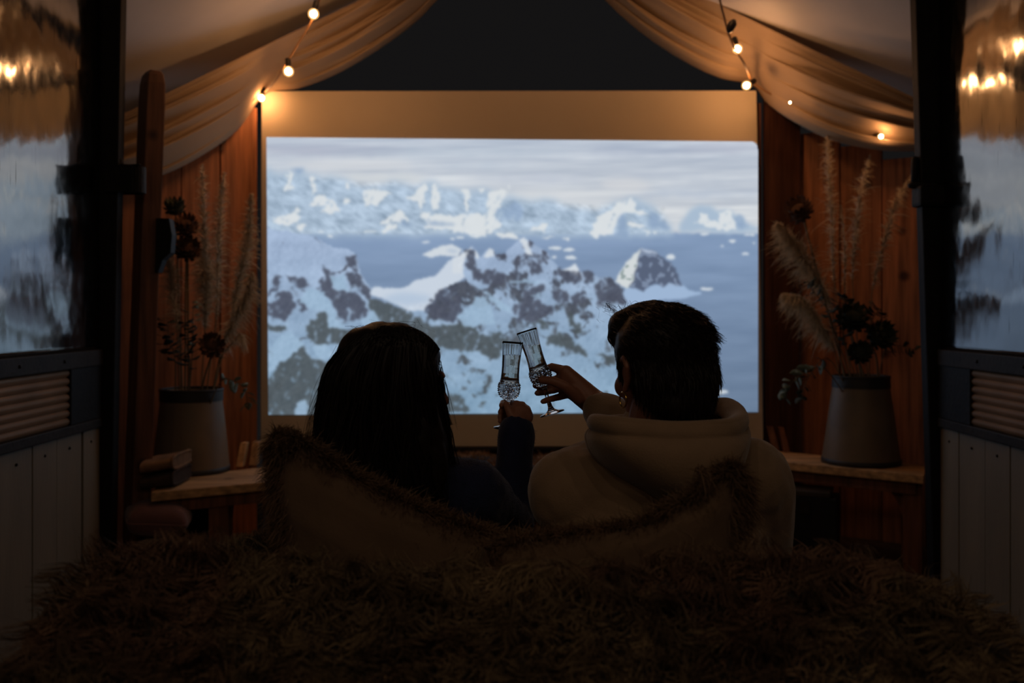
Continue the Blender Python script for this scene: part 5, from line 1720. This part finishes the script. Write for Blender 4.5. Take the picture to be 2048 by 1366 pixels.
# the cuff's bunched rings
ax = (mel - mwr).normalized()
for k, r in ((0.022, 0.037), (0.042, 0.042), (0.062, 0.046)):
    c_ = mwr + ax * (k + 0.01)
    mb.cap(c_, r, c_ + ax * 0.008, r)
hd_obj = link('hoodie', remesh(mb, 0.0055, 7, 0.5, wrinkle(0.010, 9, 15)), 'hoodie', mn, True)
hd_obj['label'] = 'sand coloured fleece hoodie'
# hood lying on the back: rolled opening around the neck and the pouch below it
hood = MB()
rim = [(1196, 838, 1.735), (1202, 838, 1.690), (1235, 842, 1.650), (1290, 848, 1.632), (1350, 852, 1.632), (1410, 850, 1.645), (1455, 845, 1.675), (1474, 832, 1.73), (1462, 812, 1.79), (1430, 806, 1.83), (1330, 830, 1.85), (1235, 840, 1.82), (1200, 840, 1.78), (1196, 838, 1.735)]
RP = bez([P(*p) for p in rim], 90)


def hood_fn(u, v):
    """v 0: inner edge of the rolled opening, up over the roll, then down the pouch to its tip"""
    p = RP[min(90, int(round(u * 90)))]
    c_ = Vector((cxm + 0.015, 1.745, 0))
    out = Vector((p.x - c_.x, p.y - c_.y, 0)).normalized()
    backw = max(0.0, -out.y)                          # how much this point lies on the back
    if v < 0.25:
        a = math.pi * (1 - v / 0.25)
        return p + out * (0.012 * math.cos(a)) + Vector((0, 0, 0.012 * math.sin(a) - 0.022 * (1 - v / 0.25)))
    w = (v - 0.25) / 0.75
    tip = Vector((cxm + 0.055, 1.665, 0.705))
    tgt = tip.lerp(Vector((p.x * 0.6 + cxm * 0.4, 1.74, 0.755)), 1 - min(1, backw * 1.5 + 0.05))
    q_ = (p + out * 0.012).lerp(tgt, w ** 1.25)
    bulge = math.sin(math.pi * min(1, w)) * (0.024 + 0.020 * backw)
    crease = -0.008 * math.exp(-((w - 0.17) / 0.06) ** 2)
    wr_ = 0.006 * mnoise.noise(Vector((u * 7, w * 3, 2.0))) * w
    return q_ + out * (bulge + crease + wr_) + Vector((0, 0, -0.008 * math.sin(math.pi * w)))


hood.grid(hood_fn, 90, 44)
hh = hood.build('hood', 'hoodie', hd_obj, smooth=True)
sm = hh.modifiers.new('thick', 'SOLIDIFY'); sm.thickness = 0.006; sm.offset = -1
mb = MB(); legs_solids(mb, cxm, 0.018, False, 0.095); mb.ell((cxm, 1.815, SEAT + 0.118), (0.195, 0.135, 0.114))
link('trousers', remesh(mb, 0.008, 6), 'trousers', mn, True)
# hair: swept back crop
mb = MB()


def hq(x, y, z): return CM + RM @ (Vector((x, y, z)) * 0.965)


mb.ell(hq(0, -0.016, 0.036), (0.087, 0.094, 0.082), RM, 28, 18)
mb.ell(hq(0.004, -0.042, -0.012), (0.082, 0.064, 0.078), RM, 28, 18)
mb.ell(hq(0.004, -0.058, -0.052), (0.064, 0.044, 0.046), RM, 28, 18)
mb.chain([hq(-0.050, 0.066, 0.064), hq(-0.02, 0.085, 0.078), hq(0.03, 0.080, 0.080)], [0.022, 0.026, 0.026])
mb.ell(hq(-0.040, 0.045, 0.080), (0.038, 0.045, 0.030), RM)
mb.ell(hq(-0.010, 0.02, 0.098), (0.05, 0.06, 0.026), RM)
mb.ell(hq(0.076, -0.014, 0.0), (0.018, 0.036, 0.040), RM)
mb.cap(hq(-0.078, 0.012, 0.02), 0.010, hq(-0.077, 0.014, -0.022), 0.005); mb.cap(hq(0.078, 0.012, 0.02), 0.010, hq(0.077, 0.014, -0.022), 0.005)
hmm = link('hair', remesh(mb, 0.005, 8, 0.5, wrinkle(0.005, 26, 61)), 'hair_m', mn, True)
hmm['label'] = 'short dark swept back hair'
p, n = sample_surface(hmm.data, 9000)
loc = (p - np.array(CM)) @ np.array(RM)            # head coordinates
back = np.array(RM @ Vector((0, -1, -0.15))); dn = np.array([0, 0, -1.0])
k = np.clip((0.06 - loc[:, 2]) / 0.10, 0, 1)[:, None]
d = n * 0.03 + back * (1 - k) + dn * k + RNG.normal(size=p.shape) * 0.10
ln = np.where(loc[:, 2] > 0.05, 0.026, 0.014) * (0.6 + 0.6 * RNG.random(len(p)))
ribbons('strands', hair_paths(p, d, ln, 5, 0.06, (0, 0, -0.2)), np.full(len(p), 0.0014), 'hair_m', hmm, tip=0.3)
fl_ = []
for k in range(80):     # quiff wisps
    q0 = hq(random.uniform(-0.085, 0.03), random.uniform(0.02, 0.09), random.uniform(0.085, 0.115))
    q1 = q0 + RM @ Vector((random.uniform(-0.02, 0.01), random.uniform(-0.02, 0.01), random.uniform(0.004, 0.016)))
    q2 = q1 + RM @ Vector((random.uniform(-0.018, 0.006), random.uniform(-0.03, 0.0), random.uniform(-0.02, 0.008)))
    fl_.append([tuple(v_) for v_ in bez([q0, q1, q2], 7)])
ribbons('loose_strands', np.array(fl_), np.full(len(fl_), 0.0010), 'hair_m', hmm, tip=0.3)


# ============================================================ CHAMPAGNE FLUTES
GH = 0.186
PROF = [(0.0, 0.0265), (0.008, 0.0268), (0.016, 0.0262), (0.024, 0.021), (0.036, 0.0125), (0.055, 0.0075), (0.09, 0.0050), (0.16, 0.0042), (0.24, 0.0042), (0.30, 0.0052), (0.328, 0.0085), (0.345, 0.0125),
        (0.37, 0.0172), (0.40, 0.0202), (0.43, 0.0217), (0.47, 0.0223), (0.505, 0.0220), (0.54, 0.0211), (0.58, 0.0201), (0.64, 0.0193), (0.72, 0.0192), (0.80, 0.0199), (0.88, 0.0211), (0.95, 0.0224), (1.0, 0.0234)]


def prof_r(t):
    for k in range(len(PROF) - 1):
        if t <= PROF[k + 1][0]:
            a = (t - PROF[k][0]) / (PROF[k + 1][0] - PROF[k][0])
            return PROF[k][1] + a * (PROF[k + 1][1] - PROF[k][1])
    return PROF[-1][1]


def flute(foot, rim, label, lvl):
    foot = Vector(foot); rim = Vector(rim)
    up = (rim - foot).normalized()
    R = up.to_track_quat('Z', 'Y').to_matrix()
    root = thing('champagne_flute', foot, label, 'glass', 'champagne flutes clinked together')
    T = lambda v_: foot + R @ Vector(v_)
    # foot and stem
    n = 32
    mb = MB(); tt = [t for t, _ in PROF if t <= 0.33] + [0.336]
    mb.lathe([(t * GH, prof_r(t)) for t in tt], n=n)
    mb.v = [T(p) for p in mb.v]
    mb.build('stem_and_foot', 'glass', root, smooth=True)
    # bowl: diamond cut below, flutes above
    n = 84
    ts = [0.3365 + (0.53 - 0.3365) * k / 40 for k in range(41)] + [0.53 + 0.47 * k / 22 for k in range(1, 23)]

    def rad(t, th):
        r = prof_r(t)
        if t < 0.53:
            a = th * 14 / 2 / math.pi; b = (t - 0.3365) / 0.1935 * 4.0
            f1 = abs(((a + b) % 1.0) - 0.5) * 2; f2 = abs(((a - b) % 1.0) - 0.5) * 2
            edge = min(1, (t - 0.3365) / 0.03)
            return r + (0.0044 * min(f1, f2) - 0.0012) * edge
        fade = min(1, (t - 0.53) / 0.04)
        return r * (1 - 0.030 * fade * abs(math.cos(th * 6)) ** 0.6)
    mb = MB(); vs = []; fs = []
    for t in ts:
        for k in range(n):
            th = 2 * math.pi * k / n; r = rad(t, th)
            vs.append((r * math.cos(th), r * math.sin(th), t * GH))
    ti = [1.0 - (1.0 - 0.515) * k / 20 for k in range(19)] + [0.535, 0.522, 0.515]
    for t in ti:
        r = prof_r(t) - 0.0016 - (0.0 if t > 0.54 else 0.012 * ((0.54 - t) / 0.025) ** 2)
        for k in range(n):
            th = 2 * math.pi * k / n
            vs.append((r * math.cos(th), r * math.sin(th), t * GH))
    m_ = len(ts) + len(ti)
    for i in range(m_ - 1):
        for k in range(n):
            k2 = (k + 1) % n
            fs.append((i * n + k, i * n + k2, (i + 1) * n + k2, (i + 1) * n + k))
    fs.append(tuple(range(n - 1, -1, -1))); fs.append(tuple((m_ - 1) * n + k for k in range(n)))
    mb.add([T(p) for p in vs], fs)
    bo = mb.build('bowl', 'glass', root)
    # flat facets for the diamonds, smooth walls above and inside
    sm_ = [False] * len(bo.data.polygons)
    for i, pl in enumerate(bo.data.polygons):
        sm_[i] = not (i < 40 * n)
    bo.data.polygons.foreach_set('use_smooth', sm_)
    # wine with a level surface
    lv = []; n2 = 40
    mb = MB(); vs = []; fs = []
    ws = [0.516, 0.524, 0.536] + [0.545 + (lvl - 0.545) * k / 13 for k in range(14)]
    for i, t in enumerate(ws):
        for k in range(n2):
            th = 2 * math.pi * k / n2
            r = prof_r(t) - 0.0014 - (0.0 if t > 0.54 else 0.012 * ((0.54 - t) / 0.025) ** 2)
            v_ = Vector((r * math.cos(th), r * math.sin(th), t * GH))
            if i == 16:
                # slide the top ring along the wall until it is level
                lx = R @ Vector((v_.x, v_.y, 0))
                v_.z -= lx.z / up.z
            vs.append(v_)
    for i in range(16):
        for k in range(n2):
            k2 = (k + 1) % n2
            fs.append((i * n2 + k, i * n2 + k2, (i + 1) * n2 + k2, (i + 1) * n2 + k))
    fs.append(tuple(range(n2 - 1, -1, -1))); fs.append(tuple(16 * n2 + k for k in range(n2)))
    mb.add([T(p) for p in vs], fs).build('sparkling_wine', 'wine', root, smooth=False)
    return root


ft = P(1012, 858, 2.118); rm = P(1025, 685, 2.12)
flute(ft, ft + (rm - ft).normalized() * GH, 'cut crystal champagne flute held upright by the person with long hair', 0.85)
ft = P(1105, 828, 2.118); rm = P(1054, 663, 2.128)
flute(ft, ft + (rm - ft).normalized() * GH, 'cut crystal champagne flute held tilted by the person in the hoodie', 0.83)
